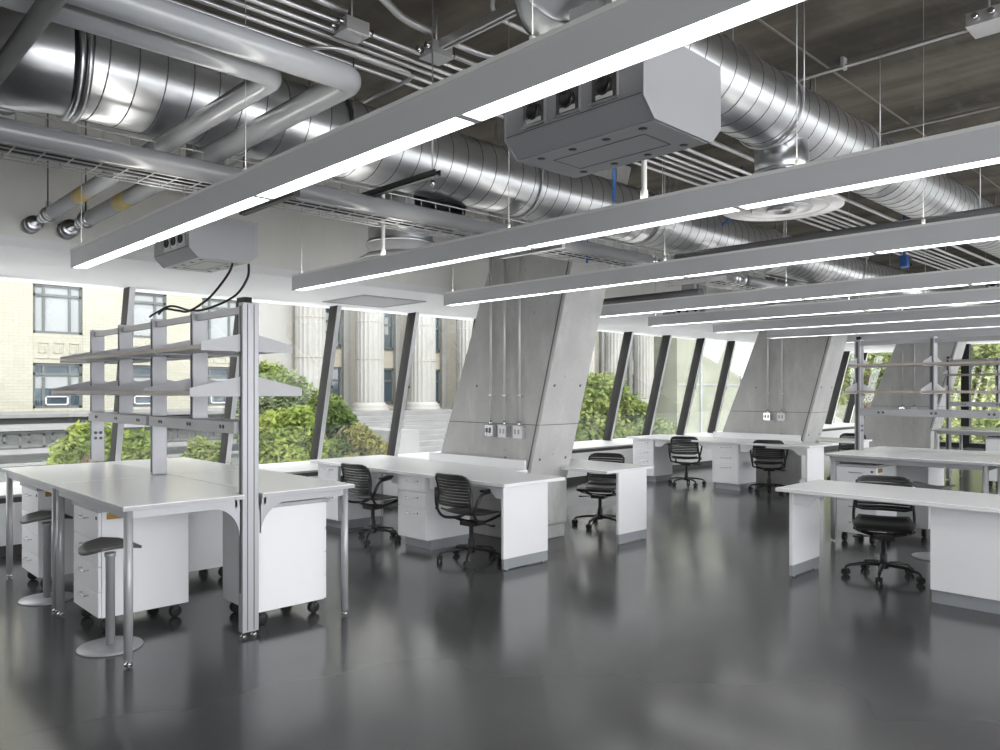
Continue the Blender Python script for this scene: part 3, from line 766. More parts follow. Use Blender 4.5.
# branch elbow with the round diffuser by the window wall
def round_diffuser(x, y, z, R, label, ztop, rs, elbow=None):
    t = thing('round_diffuser', label, 'air diffuser', (x,y,z), group='round ceiling diffusers')
    wpart(t, 'rim', MB().lathe([(R*.97,z+.002),(R,z),(R,z+.012),(R*.80,z+.055),(R*.78,z+.05),(R*.97,z+.004)], (x,y,0), 'z', 48), M['shelf'])
    rings = MB()
    for a, zz in ((.74,-.004),(.48,-.012),(.24,-.018)):
        rings.lathe([(R*a*.80,z+zz+.045),(R*a,z+zz),(R*a*1.06,z+zz+.006),(R*a*.86,z+zz+.05)], (x,y,0), 'z', 44)
    wpart(t, 'cone_ring', rings, M['alu'])
    wpart(t, 'centre_cone', MB().lathe([(0,z-.01),(R*.12,z-.004),(R*.06,z+.05),(0,z+.055)], (x,y,0), 'z', 24), M['boxplate'])
    wpart(t, 'back_pan', MB().lathe([(R*.82,z+.052),(R*.70,z+.10),(rs+.02,z+.125),(rs,z+.135)], (x,y,0), 'z', 44), M['box'])
    if elbow:
        wpart(t, 'neck', MB().tube(fillet([(x,y,z+.13),(x,y,ztop),elbow], rs*1.15, 7), rs, 32, caps=False), M['galv'])
        b = MB()
        for zz in (z+.14,): b.lathe([(rs,zz-.012),(rs+.014,zz-.012),(rs+.014,zz+.012),(rs,zz+.012)], (x,y,0), 'z', 32)
        wpart(t, 'collar', b, M['seam'])
    else:
        wpart(t, 'neck', MB().lathe([(rs,z+.13),(rs,ztop)], (x,y,0), 'z', 32), M['galv'])
        wpart(t, 'collar', MB().lathe([(rs,z+.2),(rs+.012,z+.2),(rs+.012,z+.22),(rs,z+.22)], (x,y,0), 'z', 32), M['seam'])
    return t
round_diffuser(3.56,4.78,2.56,.33,'white round air diffuser near the window wall, behind the second pendant light',2.97,.25,(3.56,4.30,2.97))
round_diffuser(9.86,4.78,2.56,.33,'white round air diffuser near the window wall, past the nearest concrete column',2.97,.25,(9.86,4.30,2.97))
round_diffuser(4.40,2.12,2.66,.345,'large round air diffuser with rings, between the second and third pendant lights',3.05,.155)
round_diffuser(10.70,2.12,2.66,.345,'distant round air diffuser above the right hand benches',3.05,.155)
# second spiral duct, nearer the camera
D2Y, D2Z, D2R = 2.11, 3.195, .206
t = thing('spiral_duct', 'galvanized spiral duct at the upper right, nearer the camera, with an elbow', 'duct', (10,D2Y,D2Z))
o = obj('duct_run', spiral(21.0, D2R), M['galv'], t, loc=(2.55-10,0,0))
obj('spiral_seam', seam_line(21.0, D2R+.0005), M['dseam'], o)
eb = MB(); c = (2.55,D2Y-.36,D2Z)
pts = [(c[0]-.36*math.sin(a), c[1]+.36*math.cos(a), c[2]) for a in [PI/2*k/6 for k in range(7)]]
wpart(t, 'elbow', MB().tube(pts, D2R+.004, 40, caps=False), M['galv'])
mb = MB()
for k in range(0,7,2):
    a = PI/2*k/6; q = Vector(pts[k]); tg = Vector((-math.cos(a),-math.sin(a),0)); mb.tube([q-tg*.006,q+tg*.006], D2R+.010, 40)
wpart(t, 'gore_seam', mb, M['seam'])
wpart(t, 'cross_run', MB().tube([pts[-1],(pts[-1][0],-4.69,D2Z)], D2R, 40, caps=False), M['galv'])
for xx in (4.2,5.34,7.7,10.1,12.5):
    h = MB().tube([(xx,D2Y+(D2R+.010)*math.cos(2*PI*q/36),D2Z+(D2R+.010)*math.sin(2*PI*q/36)) for q in range(36)], .007, 6, closed=True)
    for s in (-1,1): h.tube([(xx,D2Y+s*(D2R+.012),D2Z),(xx,D2Y+s*(D2R+.012),CZ)], .004, 6)
    wpart(t, 'hanger', h, M['tray'])
# ------------------------------------------------------------------ insulated pipes
PZ = 2.868
def pipe(label, pts, r, m, rad=.12, joints=(), grp='insulated pipes'):
    P = fillet(pts, rad, 6)
    xs = [p[0] for p in P]; ys = [p[1] for p in P]
    t = thing('insulated_pipe', label, 'pipe', (sum(xs)/len(xs), sum(ys)/len(ys), min(p[2] for p in P)), group=grp)
    wpart(t, 'jacket', MB().tube(P, r, 24), m)
    return t
def ring_y(x, y, z, r, w=.02): return MB().lathe([(r*.9,-w/2),(r,-w/2),(r,w/2),(r*.9,w/2)], (x,y,z), 'y', 24)
ends = []
for (lab, x, y, r) in (('thick insulated pipe with an elbow, upper one at the top left', 1.785, 2.72, .055), ('thick insulated pipe with an elbow, lower one at the top left', 1.53, 2.91, .048)):
    t = pipe(lab, [(-2.2,y,PZ),(x,y,PZ),(x,6.24,PZ)], r, M['insulw'], rad=.075)
    # bare steel end with valve flange and stub into the wall
    wpart(t, 'bare_end', MB().tube([(x,6.20,PZ),(x,6.93,PZ)], r*.55, 18), M['steel'])
    v = MB()
    for yy, rr in ((6.32,r*1.0),(6.38,r*1.15),(6.50,r*.8),(6.80,r*1.3),(6.90,r*1.35)): wpart(t, 'coupling', MB().lathe([(r*.5,-.02),(rr,-.02),(rr,.02),(r*.5,.02)], (x,yy,PZ), 'y', 20), M['galv'])
    wpart(t, 'clamp_bolt', MB().box(x-.015,x+.015,6.36,6.40,PZ+r*1.1,PZ+r+.05), M['galv'])
    wpart(t, 'flow_tag', MB().tube([(x,5.42,PZ),(x,5.64,PZ)], r*1.02, 24), M['brass'], label='yellowed flow label')
    wpart(t, 'hanger_rod', MB().tube([(x-.01,6.35,PZ+r),(x-.01,6.35,CZ)], .005, 6), M['blackmet'])
single('grey_pipe', MB().tube([(.66,-3.0,2.80),(.66,6.9,2.80)], .033, 20), M['darkpipe'], 'dark grey pipe crossing the top left corner towards the window wall', 'pipe')
# long pipe along the window side with the wire tray behind it
t = thing('insulated_pipe', 'long grey insulated pipe running along beside the wire cable tray', 'pipe', (3,4.0,2.68), group='insulated pipes')
def jacket(x0, x1): return MB().tube([(x0,4.0,2.733),(x1,4.0,2.733)], .0546, 28)
wpart(t, 'jacket', jacket(-3.5,5.73), M['insul'])
wpart(t, 'jacket', jacket(6.23,7.16), M['insul'])
wpart(t, 'jacket', jacket(7.49,21.5), M['insul'])
wpart(t, 'bare_pipe', MB().tube([(5.7,4.0,2.733),(6.3,4.0,2.733)], .032, 18).tube([(7.1,4.0,2.733),(7.55,4.0,2.733)], .032, 18), M['steel'])
v = MB()
for xx, rr in ((5.79,.052),(5.88,.056),(5.92,.042),(6.09,.056),(6.16,.052),(7.22,.056),(7.29,.047),(7.41,.056)): wpart(t, 'coupling', MB().lathe([(.03,-.014),(rr,-.014),(rr,.014),(.03,.014)], (xx,4.0,2.733), 'x', 20), M['galv'])
wpart(t, 'joint_ring', MB().lathe([(.053,-.006),(.0558,-.006),(.0558,.006),(.053,.006)], (4.47,4.0,2.733), 'x', 28), M['darkpipe'])
# branch pipes at the far side of the couplings
single('branch_pipe', MB().tube([(6.09,3.95,2.80),(6.09,-3,2.80)], .034, 18), M['insul'], 'grey branch pipe leaving the long insulated pipe past the third pendant light', 'pipe')
single('branch_pipe', MB().tube(fillet([(7.30,4.42,2.62),(7.30,6.96,2.62)], .05, 3), .055, 18), M['darkpipe'], 'dark pipe going to the window wall just past the nearest column', 'pipe')
# wire cable tray
t = thing('cable_tray', 'wire basket cable tray running beside the long insulated pipe', 'cable tray', (3,4.55,2.78))
TY0, TY1, TZ0, TZ1 = 4.10, 4.37, 2.702, 2.862
w = MB(); wr = .0042
for y, z in ((TY0,TZ1),(TY0,(TZ0+TZ1)/2+.02),(TY0,TZ0),(TY0+.07,TZ0),(TY0+.14,TZ0),(TY0+.21,TZ0),(TY1,TZ0),(TY1,(TZ0+TZ1)/2+.02),(TY1,TZ1)):
    w.tube([(-3.5,y,z),(21,y,z)], wr, 5)
wpart(t, 'long_wire', w, M['tray'])
w = MB(); xx = -3.4
while xx < 21:
    w.tube([(xx,TY0,TZ1),(xx,TY0,TZ0),(xx,TY1,TZ0),(xx,TY1,TZ1)], wr, 5); xx += .125
wpart(t, 'cross_wire', w, M['tray'])
cb = MB()
for k, (y, z) in enumerate(((TY0+.05,TZ0+.02),(TY0+.09,TZ0+.024),(TY0+.15,TZ0+.02),(TY0+.20,TZ0+.018))):
    cb.tube([(-3.4+1.0*q, y+random.uniform(-.012,.012), z+random.uniform(0,.012)) for q in range(25)], .009, 6)
wpart(t, 'cable_bundle', cb, M['dark'])
for xx in (-.2,2.15,4.4,6.8,9.2,11.6,14.0):
    wpart(t, 'support_bar', MB().box(xx-.02,xx+.02,3.85,4.52,TZ0-.045,TZ0-.005).tube([(xx,4.50,TZ0-.05),(xx,4.50,CZ-.012)],.005,6), M['blackmet'] if xx == 2.15 else M['tray'])
t = thing('strut_channel', 'short black strut channel hanging by a rod under the big spiral duct', 'strut', (2.75,3.9,2.78))
wpart(t, 'channel', MB().box(2.735,2.775,3.35,4.40,2.785,2.79).box(2.735,2.74,3.35,4.40,2.785,2.82).box(2.77,2.775,3.35,4.40,2.785,2.82), M['blackmet'])
wpart(t, 'threaded_rod', MB().tube([(2.755,3.40,2.73),(2.755,3.40,CZ)], .005, 6), M['tray'])
wpart(t, 'nut', MB().tube([(2.755,3.40,2.742),(2.755,3.40,2.765)], .014, 6), M['steel'])
# ------------------------------------------------------------------ conduits on the ceiling
GCON = 'galvanized conduits in the ceiling bundle'
word = ['first','second','third','fourth','fifth','sixth','seventh']
for k, y in enumerate((4.06,3.96,3.87,3.79,3.70,3.58,3.46)):
    r = (.014,.014,.014,.014,.014,.019,.022)[k]; zc = (3.60,3.61,3.62,3.62,3.63,3.64,3.65)[k]
    if k < 5: P = [(-3,y,zc),(22,y,zc)]
    elif k == 5: P = fillet([(-3,y-.14,zc),(1.75,y-.14,zc),(2.05,y,zc),(2.30,y,zc)], .12, 5)
    else: P = fillet([(-3,y-.20,zc),(2.2,y-.20,zc),(2.60,y,zc),(2.80,y,zc)], .15, 5)
    single('ceiling_conduit', MB().tube(P, r, 10), M['conduit'], 'galvanized conduit under the ceiling, %s of the bundle counted from the big spiral duct' % word[k], 'conduit', GCON)
single('ceiling_conduit', MB().tube(fillet([(2.98,3.5,3.66),(3.25,3.5,3.66),(3.5,3.38,3.66),(22,3.38,3.66)], .12, 5), .019, 10), M['conduit'], 'galvanized conduit leaving the second junction box along the ceiling', 'conduit', GCON)
single('ceiling_conduit', MB().tube(fillet([(2.98,3.6,3.64),(22,3.6,3.64)], .1, 3), .016, 10), M['conduit'], 'straight galvanized conduit past the second junction box, nearest the bundle', 'conduit', GCON)
single('looped_conduit', MB().tube(fillet([(-3,4.02,3.48),(2.05,4.02,3.48),(2.32,3.72,3.50),(2.9,3.72,3.50),(2.9,4.6,3.50),(2.9,6.9,3.50)], .12, 6), .012, 10), M['conduit'], 'bent conduit looping below the ceiling bundle towards the window wall', 'conduit')
single('bent_conduit', MB().tube(fillet([(2.1,2.6,3.72),(2.75,2.86,3.72),(3.0,3.18,3.72),(3.9,3.18,3.72),(22,3.18,3.72)], .14, 6), .013, 10), M['conduit'], 'kinked conduit on the ceiling crossing above the strut by the second junction box', 'conduit')
def junction_box(x, y, z, label, s=.072, rot=0):
    t = thing('junction_box', label, 'junction box', (x,y,z), rot, group='ceiling junction boxes')
    obj('body', MB().box(-s,s,-s*.9,s*.9,0,.07), M['boxplate'], t)
    obj('hanger_rod', MB().tube([(0,0,.07),(0,0,CZ-z)], .006, 6), M['tray'], t)
    obj('cover', MB().box(-s-.004,s+.004,-s*.9-.004,s*.9+.004,-.006,0), M['boxplate'], t, bevel=.002)
    for sx, yy in ((-1,-.04),(-1,.04),(1,-.03),(1,.05)): obj('connector', MB().tube([(sx*s,yy,.035),(sx*(s+.04),yy,.035)], .017, 10), M['steel'], t)
junction_box(2.36,3.62,3.54,'square steel junction box on the ceiling above the insulated pipe elbow')
junction_box(2.88,3.52,3.54,'second steel junction box on the ceiling, at the end of the strut')
junction_box(4.98,1.18,3.62,'steel junction box on the ceiling in the upper right corner',.10)
single('ceiling_strut', MB().box(2.82,2.835,2.2,3.42,3.55,3.59).box(2.855,2.87,2.2,3.42,3.55,3.59).box(2.82,2.87,2.2,3.42,3.59,3.60), M['conduit'], 'slim steel strut running from the second junction box towards the camera', 'strut')
single('drop_pipe', MB().tube([(2.95,2.55,3.45),(3.05,2.55,3.75)], .02, 10).tube([(2.6,2.3,3.62),(3.4,2.86,3.62)], .022, 12), M['whitepipe'], 'short pale pipe slanting across the ceiling beside the duct elbow', 'pipe')
GS = 'thin conduits on the right hand ceiling'
for lab, x, y0, y1, z in (('thin conduit on the ceiling leading to the corner junction box', 5.22, 1.26, 2.9, 3.74),('thin conduit on the right hand ceiling, farther than the corner junction box', 6.80, -1.5, 2.4, 3.74)):
    t = thing('ceiling_conduit', lab, 'conduit', (x,(y0+y1)/2,z), group=GS)
    P = [(x,y1,z),(x,y0,z)] if x > 6 else fillet([(x,y1,z),(x,1.36,z),(5.08,1.25,3.68)], .06, 4)
    wpart(t, 'pipe', MB().tube(P, .013, 10), M['conduit'])
    wpart(t, 'strap', MB().box(x-.03,x+.03,(y0+y1)/2-.01,(y0+y1)/2+.01,z-.016,CZ), M['tray'])
single('looped_conduit', MB().tube(fillet([(4.98,1.02,3.70),(4.85,.86,3.70),(5.0,.6,3.70),(5.0,-3,3.70)], .1, 5), .014, 10), M['conduit'], 'curved conduit leaving the corner junction box overhead', 'conduit')
single('hanger_rod', MB().tube([(5.34,2.36,3.0),(5.34,2.36,CZ)], .004, 6), M['blackmet'], 'thin black rod beside the right hand spiral duct', 'rod')
# ------------------------------------------------------------------ overhead power boxes
def power_box(x, y0, y1, label, open_corner=False):
    zb_ = 2.455; hb = .175; W = .235
    t = thing('power_box', label, 'power box', (x,(y0+y1)/2,zb_), group='overhead power boxes')
    L = y1-y0; h = L/2; top = 2.80
    pr_ = [(-hb,0),(hb,0),(W,.058),(W,.285),(-W,.285),(-W,.058)]
    b = obj('body', MB().prism([(u,v) for u,v in pr_], 'y', -h, h), M['box'], t, bevel=.004)
    for ya_, yb_ in ((-h-.008,-h),(h,h+.008)): obj('end_plate', MB().prism([(u*1.012,v-.003 if v < .05 else v) for u,v in pr_], 'y', ya_, yb_), M['box'], t)
    e = MB()
    e.prism([(u*1.012,v*1.0-.003 if v < .05 else v) for u,v in pr_], 'y', -h-.008, -h).prism([(u*1.012,v*1.0-.003 if v < .05 else v) for u,v in pr_], 'y', h, h+.008)
    obj('seam', MB().box(-W-.0015,-W,-h,h,.066,.069), M['alud'], t)
    for k in range(3):
        yc = -h+L*(.24+.26*k) if not open_corner else -h+L*(.20+.20*k)
        p = obj('outlet_plate', MB().box(-W-.006,-W,yc-.054,yc+.054,.074,.172), M['socket'] if open_corner else M['steel'], t, bevel=.002)
        obj('round_socket', MB().lathe([(0,0),(.030,0),(.030,-.012),(.024,-.012),(.022,-.004),(0,-.004)], (-W-.006,yc,.128), 'x', 20), M['dark'], p)
        obj('label_strip', MB().box(-W-.0085,-W-.006,yc-.034,yc+.034,.089,.104), M['socket'], p)
        obj('plate_edge', MB().box(-W-.012,-W-.002,yc-.060,yc-.055,.079,.190).box(-W-.012,-W-.002,yc-.060,yc+.060,.077,.082), M['boxplate'], p)
    obj('bottom_plate', MB().box(-hb+.006,hb-.006,-h+.006,h-.006,-.004,0), M['boxplate'] if open_corner else M['box'], t, label='bare metal bottom plate' if open_corner else None)
    s = MB().box(-hb*.45,hb*.45,-h+.10,-h+.103,-.0052,-.004).box(-hb*.45,-hb*.45+.003,-h+.1,h-.1,-.0052,-.004).box(hb*.45,hb*.45+.003,-h+.1,h-.1,-.0052,-.004).box(-hb*.45,hb*.45,h-.103,h-.10,-.0052,-.004)
    obj('hatch', s, M['alud'], t)
    for sx in (-1,1):
        for q in range(4): obj('knockout', MB().lathe([(0,-.0055),(.014,-.0055),(.016,-.004)], (sx*.125,-h+L*(.12+.25*q),0), 'z', 16), M['dark'], t)
    obj('neck', MB().box(-.09,.09,-.13,.12,.285,CZ-2.455), M['box'], t)
    obj('neck_rail', MB().box(-.13,-.105,-.11,-.085,.285,CZ-2.455), M['conduit'], t)
    return t
power_box(2.26,1.44,2.06,'large grey overhead power box with three round sockets, near the top centre')
pb = power_box(2.26,5.03,5.63,'grey overhead power box above the left bench, with black cords hanging down', True)
power_box(8.62,5.03,5.63,'distant overhead power box with three round sockets, past the nearest concrete column', True)
power_box(8.62,1.50,2.10,'overhead power box above the right hand bench, half hidden by pendant lights')
# black cords from the power box to the shelf rack
def cord(label, pts, rad=.2):
    P = [Vector(p) for p in pts]; out = []
    for i in range(len(P)-1):
        a = P[max(i-1,0)]; b = P[i]; c = P[i+1]; d = P[min(i+2,len(P)-1)]
        for k in range(8):
            u = k/8; out.append(.5*((2*b)+(-a+c)*u+(2*a-5*b+4*c-d)*u*u+(-a+3*b-3*c+d)*u**3))
    out.append(P[-1])
    single('black_cable', MB().tube(out, .0085, 8), M['rubber'], label, 'cord', 'black power cords')
cord('black power cord hanging from the left power box, the one nearer the window', [(2.32,5.02,2.44),(2.30,5.06,2.36),(2.26,5.26,2.22),(2.24,5.56,2.148),(2.25,5.80,2.17),(2.25,6.05,2.20),(2.25,6.18,2.17)])
cord('black power cord hanging from the left power box, the one nearer the tall rack post', [(2.42,4.99,2.44),(2.40,4.97,2.34),(2.34,5.03,2.22),(2.26,5.25,2.148),(2.25,5.55,2.15),(2.24,5.9,2.21),(2.24,6.22,2.18),(2.24,6.34,2.16)])
# blue hoses and a valve
single('blue_hose', MB().tube([(5.08,4.18,2.66),(5.08,4.18,2.98),(5.08,4.10,3.5)][:2], .010, 8), M['blue'], 'upright blue hose beneath the big spiral duct, above the third pendant light', 'hose', 'blue hoses')
single('blue_hose', MB().tube([(6.87,4.42,2.9),(7.03,3.84,3.36),(7.03,3.80,CZ)], .012, 8), M['blue'], 'slanting blue hose beside the big spiral duct, farther along', 'hose', 'blue hoses')
single('blue_hose', MB().tube([(3.42,2.62,2.62),(3.42,2.62,CZ)], .009, 8), M['blue'], 'thin blue hose hanging beside the white power stem of the second pendant', 'hose', 'blue hoses')
t = thing('blue_valve', 'small blue valve on a pipe, far back under the right hand ceiling', 'valve', (9.2,3.0,2.95))
obj('body', MB().box(-.05,.05,-.04,.04,0,.13).tube([(0,0,.13),(0,0,.7)], .018, 10), M['blue'], t, bevel=.01)
obj('hand_wheel', MB().tube([(.05*math.cos(2*PI*k/16)+.08,-.03,.05+.05*math.sin(2*PI*k/16)) for k in range(16)], .012, 6, closed=True), M['dark'], t)
single('white_drop_pipe', MB().tube([(8.3,1.1,2.5),(8.3,1.1,CZ)], .045, 16), M['whitepipe'], 'short white vertical drop pipe under the far right ceiling', 'pipe')
t = thing('fan_unit', 'grey horizontal air unit hanging between the far right pendant lights', 'air unit', (11.6,.9,2.75))
obj('casing', MB().box(-.5,.5,-.9,.9,0,.35), M['box'], t, bevel=.01)
obj('grille', MB().box(-.45,.45,-.85,.85,-.008,0), M['boxplate'], t)
obj('hanger', MB().tube([(-.4,-.7,.35),(-.4,-.7,CZ-2.75)],.006,6).tube([(.4,.7,.35),(.4,.7,CZ-2.75)],.006,6).tube([(-.4,.7,.35),(-.4,.7,CZ-2.75)],.006,6).tube([(.4,-.7,.35),(.4,-.7,CZ-2.75)],.006,6), M['tray'], t)
# ------------------------------------------------------------------ outside: street, buildings, trees
struct('street', MB().box(-40,140,9.8,60,-5.3,-5), M['street']); bpy.data.objects['street'].name = 'ground'
struct('ground_end', MB().box(24.4,140,-60,9.8,-5.3,-5), M['street'])
t = thing('brick_building', 'cream brick building across the street with green framed windows', 'building', (3,30,-5))
XW = [1.53+2.74*k for k in range(-3,5)]      # window centres
ROWS = [(-2.2,-.7),(.99,2.46),(3.42,5.03),(6.0,7.5),(8.6,10.1)]
hw = .73; x0, x1 = -16, 15.35; yf = 28.0
wl = MB(); e = x0
for xc in XW: wl.box(e, xc-hw, yf, yf+.5, -5, 13); e = xc+hw
wl.box(e, x1, yf, yf+.5, -5, 13)
for xc in XW:
    z = -5
    for a, b in ROWS: wl.box(xc-hw, xc+hw, yf+.02, yf+.5, z, a); z = b
    wl.box(xc-hw, xc+hw, yf+.02, yf+.5, z, 13)
wl.box(x0,x1,yf+.5,yf+6,-5,13)
wpart(t, 'wall', wl, M['brick'])
wpart(t, 'corner_pier', MB().box(x1-1.7,x1,yf-.12,yf,-5,13), M['stone'])
for xc in XW:
    for ri, (a, b) in enumerate(ROWS):
        if not (ri in (1,2)) and xc < 3: continue
        f = MB(); ft = .085; yo = yf+.10
        f.box(xc-hw,xc-hw+ft,yo,yo+.12,a,b).box(xc+hw-ft,xc+hw,yo,yo+.12,a,b).box(xc-hw,xc+hw,yo,yo+.12,a,a+ft).box(xc-hw,xc+hw,yo,yo+.12,b-ft,b)
        ztr = b-.40; f.box(xc-hw,xc+hw,yo,yo+.12,ztr,ztr+ft)
        for xm in (xc-.40, xc+.36): f.box(xm-.04,xm+.04,yo+.01,yo+.11,a,b)
        w_ = wpart(t, 'window', f, M['wframe'])
        if ri == 1:
            wpart(w_, 'pane', MB().box(xc-hw+ft,xc+hw-ft,yo+.06,yo+.08,a+ft,ztr-.42), M['darkpane'], top=t)
            wpart(w_, 'pane', MB().box(xc-hw+ft,xc+hw-ft,yo+.06,yo+.08,ztr+ft,b-ft), M['darkpane'], top=t)
            wpart(w_, 'blind', MB().box(xc-hw+ft,xc+hw-ft,yo+.06,yo+.08,ztr-.42,ztr), M['blind'], top=t)
            wpart(w_, 'sash', MB().box(xc-.36,xc+.32,yo-.03,yo+.06,a+.10,a+.14).box(xc-.36,xc+.32,yo-.03,yo+.06,a+.36,a+.40).box(xc-.36,xc-.32,yo-.03,yo+.06,a+.10,a+.4).box(xc+.28,xc+.32,yo-.03,yo+.06,a+.10,a+.4), M['alu'], top=t)
        else:
            wpart(w_, 'blind', MB().box(xc-hw+ft,xc+hw-ft,yo+.06,yo+.08,a+ft,b-ft), M['blind'], top=t)
    # meander relief between the two main rows
    z0 = 2.62; g = MB(); d = .022
    for k in range(3):
        u = xc-.66+.45*k
        for (xa,za,xb,zb_) in ((0,0,.38,0),(.38,0,.38,.5),(.38,.5,.1,.5),(.1,.5,.1,.18),(.1,.18,.27,.18),(.27,.18,.27,.36)):
            g.box(u+min(xa,xb)-d/2,u+max(xa,xb)+d/2,yf-.012,yf+.02,z0+min(za,zb_)-d/2,z0+max(za,zb_)+d/2)
    wpart(t, 'relief_panel', g, M['buff'])
wpart(t, 'base_course', MB().box(x0,x1,yf-.14,yf,.70,.86), M['stone'])
# podium in front of the brick building
t = thing('stone_podium', 'long low stone podium with a meander band below the brick building', 'building', (0,25,-5))
wpart(t, 'block', MB().box(-16,15.2,23.4,28,-5,.48), M['stoneg'])
wpart(t, 'upper_ledge', MB().box(-16,15.3,25.0,28,.48,.80), M['stoneg'])
wpart(t, 'upper_ledge_cap', MB().box(-16,15.3,24.7,28,.80,.90), M['stonew'])
wpart(t, 'ledge', MB().box(-16,15.4,22.9,25.2,.52,.62), M['stonew'])
wpart(t, 'moulding', MB().box(-16,15.3,23.1,23.4,-.10,.03).box(-16,15.3,23.2,23.4,-.42,-.34).box(-16,15.3,23.25,23.4,-1.3,-1.2), M['stonew'])
g = MB(); d = .05
for k in range(-24,28):
    u = k*.56
    for (xa,za,xb,zb_) in ((0,0,.46,0),(.46,0,.46,.30),(.46,.30,.12,.30),(.12,.30,.12,.12),(.12,.12,.32,.12)):
        g.box(u+min(xa,xb)-d/2,u+max(xa,xb)+d/2,23.37,23.42,.08+min(za,zb_)-d/2,.08+max(za,zb_)+d/2)
wpart(t, 'meander_band', g, M['stonew'])
wpart(t, 'lower_wall', MB().box(-16,15.2,22.3,23.4,-5,-1.7), M['stoneg'])
# portico
t = thing('stone_portico', 'pale stone building front with giant fluted columns and steps', 'building', (28,28,-5))
wpart(t, 'wall', MB().box(15.35,40.8,29.6,34,-5,13).box(15.35,15.9,28,29.6,-5,13), M['buff'])
def fluted(cx, cy, r, z0, z1):
    n = 20; vs = []; pr_ = []
    for k in range(n*6):
        a = 2*PI*k/(n*6); f = (k % 6)/6; rr = r*(1-.055*math.sin(PI*f)) if k % 6 else r
        pr_.append((cx+rr*math.cos(a), cy+rr*math.sin(a)))
    return MB().prism(pr_, 'z', z0, z1)
for k in range(9):
    cx = 15.9+2.85*k
    c = wpart(t, 'column', fluted(cx,27.4,.61,1.05,13), M['stone'])
    wpart(c, 'base', MB().lathe([(.84,.66),(.84,.78),(.76,.84),(.79,.92),(.69,1.0),(.65,1.06)], (cx,27.4,0), 'z', 36), M['stone'], top=t)
    jn = MB()
    for z in (2.9,4.5,6.1): jn.lathe([(.59,z-.012),(.612,z-.012),(.612,z+.012),(.59,z+.012)], (cx,27.4,0), 'z', 36)
    wpart(c, 'drum_joint', jn, M['buff'], top=t)
    xm = cx+2.23
    wpart(t, 'pilaster', MB().box(xm-.95,xm-.62,29.4,29.6,.7,13).box(xm+.62,xm+.95,29.4,29.6,.7,13), M['stone'])
    for a, b in ((.95,2.62),(3.5,5.3),(6.2,8.4)):
        f = MB().box(xm-.55,xm-.45,29.5,29.62,a,b).box(xm+.45,xm+.55,29.5,29.62,a,b).box(xm-.55,xm+.55,29.5,29.62,a,a+.1).box(xm-.55,xm+.55,29.5,29.62,b-.1,b).box(xm-.04,xm+.04,29.5,29.62,a,b).box(xm-.5,xm+.5,29.5,29.62,(a+b)/2+.2,(a+b)/2+.28)
        w_ = wpart(t, 'window', f, M['wframe'])
        wpart(w_, 'pane', MB().box(xm-.45,xm+.45,29.56,29.59,a+.1,b-.1), M['darkpane'], top=t)
        if b > 3: wpart(w_, 'blind', MB().box(xm-.28,xm+.28,29.54,29.56,(a+b)/2-.2,b-.3), M['blind'], top=t)
st = MB()
for k in range(10): st.box(15.35,33,26.3-.42*k,26.3-.42*k+.6 if k else 29.6,-5,.70-.19*k if k else .70)
wpart(t, 'steps', st, M['stonew'])
wpart(t, 'cheek_wall', MB().box(15.35,16.6,21.2,26.4,-5,.2).box(22.5,24.2,21.0,26.4,-5,-.15).box(22.3,24.4,20.9,26.5,-.15,.05), M['stonew'])
t = thing('pale_building', 'pale green glazed building beyond the portico', 'building', (75,30,-5))
wpart(t, 'wall', MB().box(40.8,110,26.4,34,-5,14), M['palewall'])
g = MB()
for k in range(12): g.box(43.4+5.2*k,43.6+5.2*k,26.3,26.4,-5,14)
for z in (1.9,5.6,9.4): g.box(40.8,110,26.34,26.4,z,z+.12)
wpart(t, 'rib', g, M['blind'])
t = thing('end_building', 'pale building far behind the trees beyond the end windows', 'building', (75,0,-5))
wpart(t, 'wall', MB().box(70,80,-40,22,-5,16), M['palewall'])
g = MB()
for k in range(13): g.box(69.9,70,-38+4.6*k,-36.5+4.6*k,-2,1.6).box(69.9,70,-38+4.6*k,-36.5+4.6*k,4,7.4)
wpart(t, 'window_band', g, M['blind'])
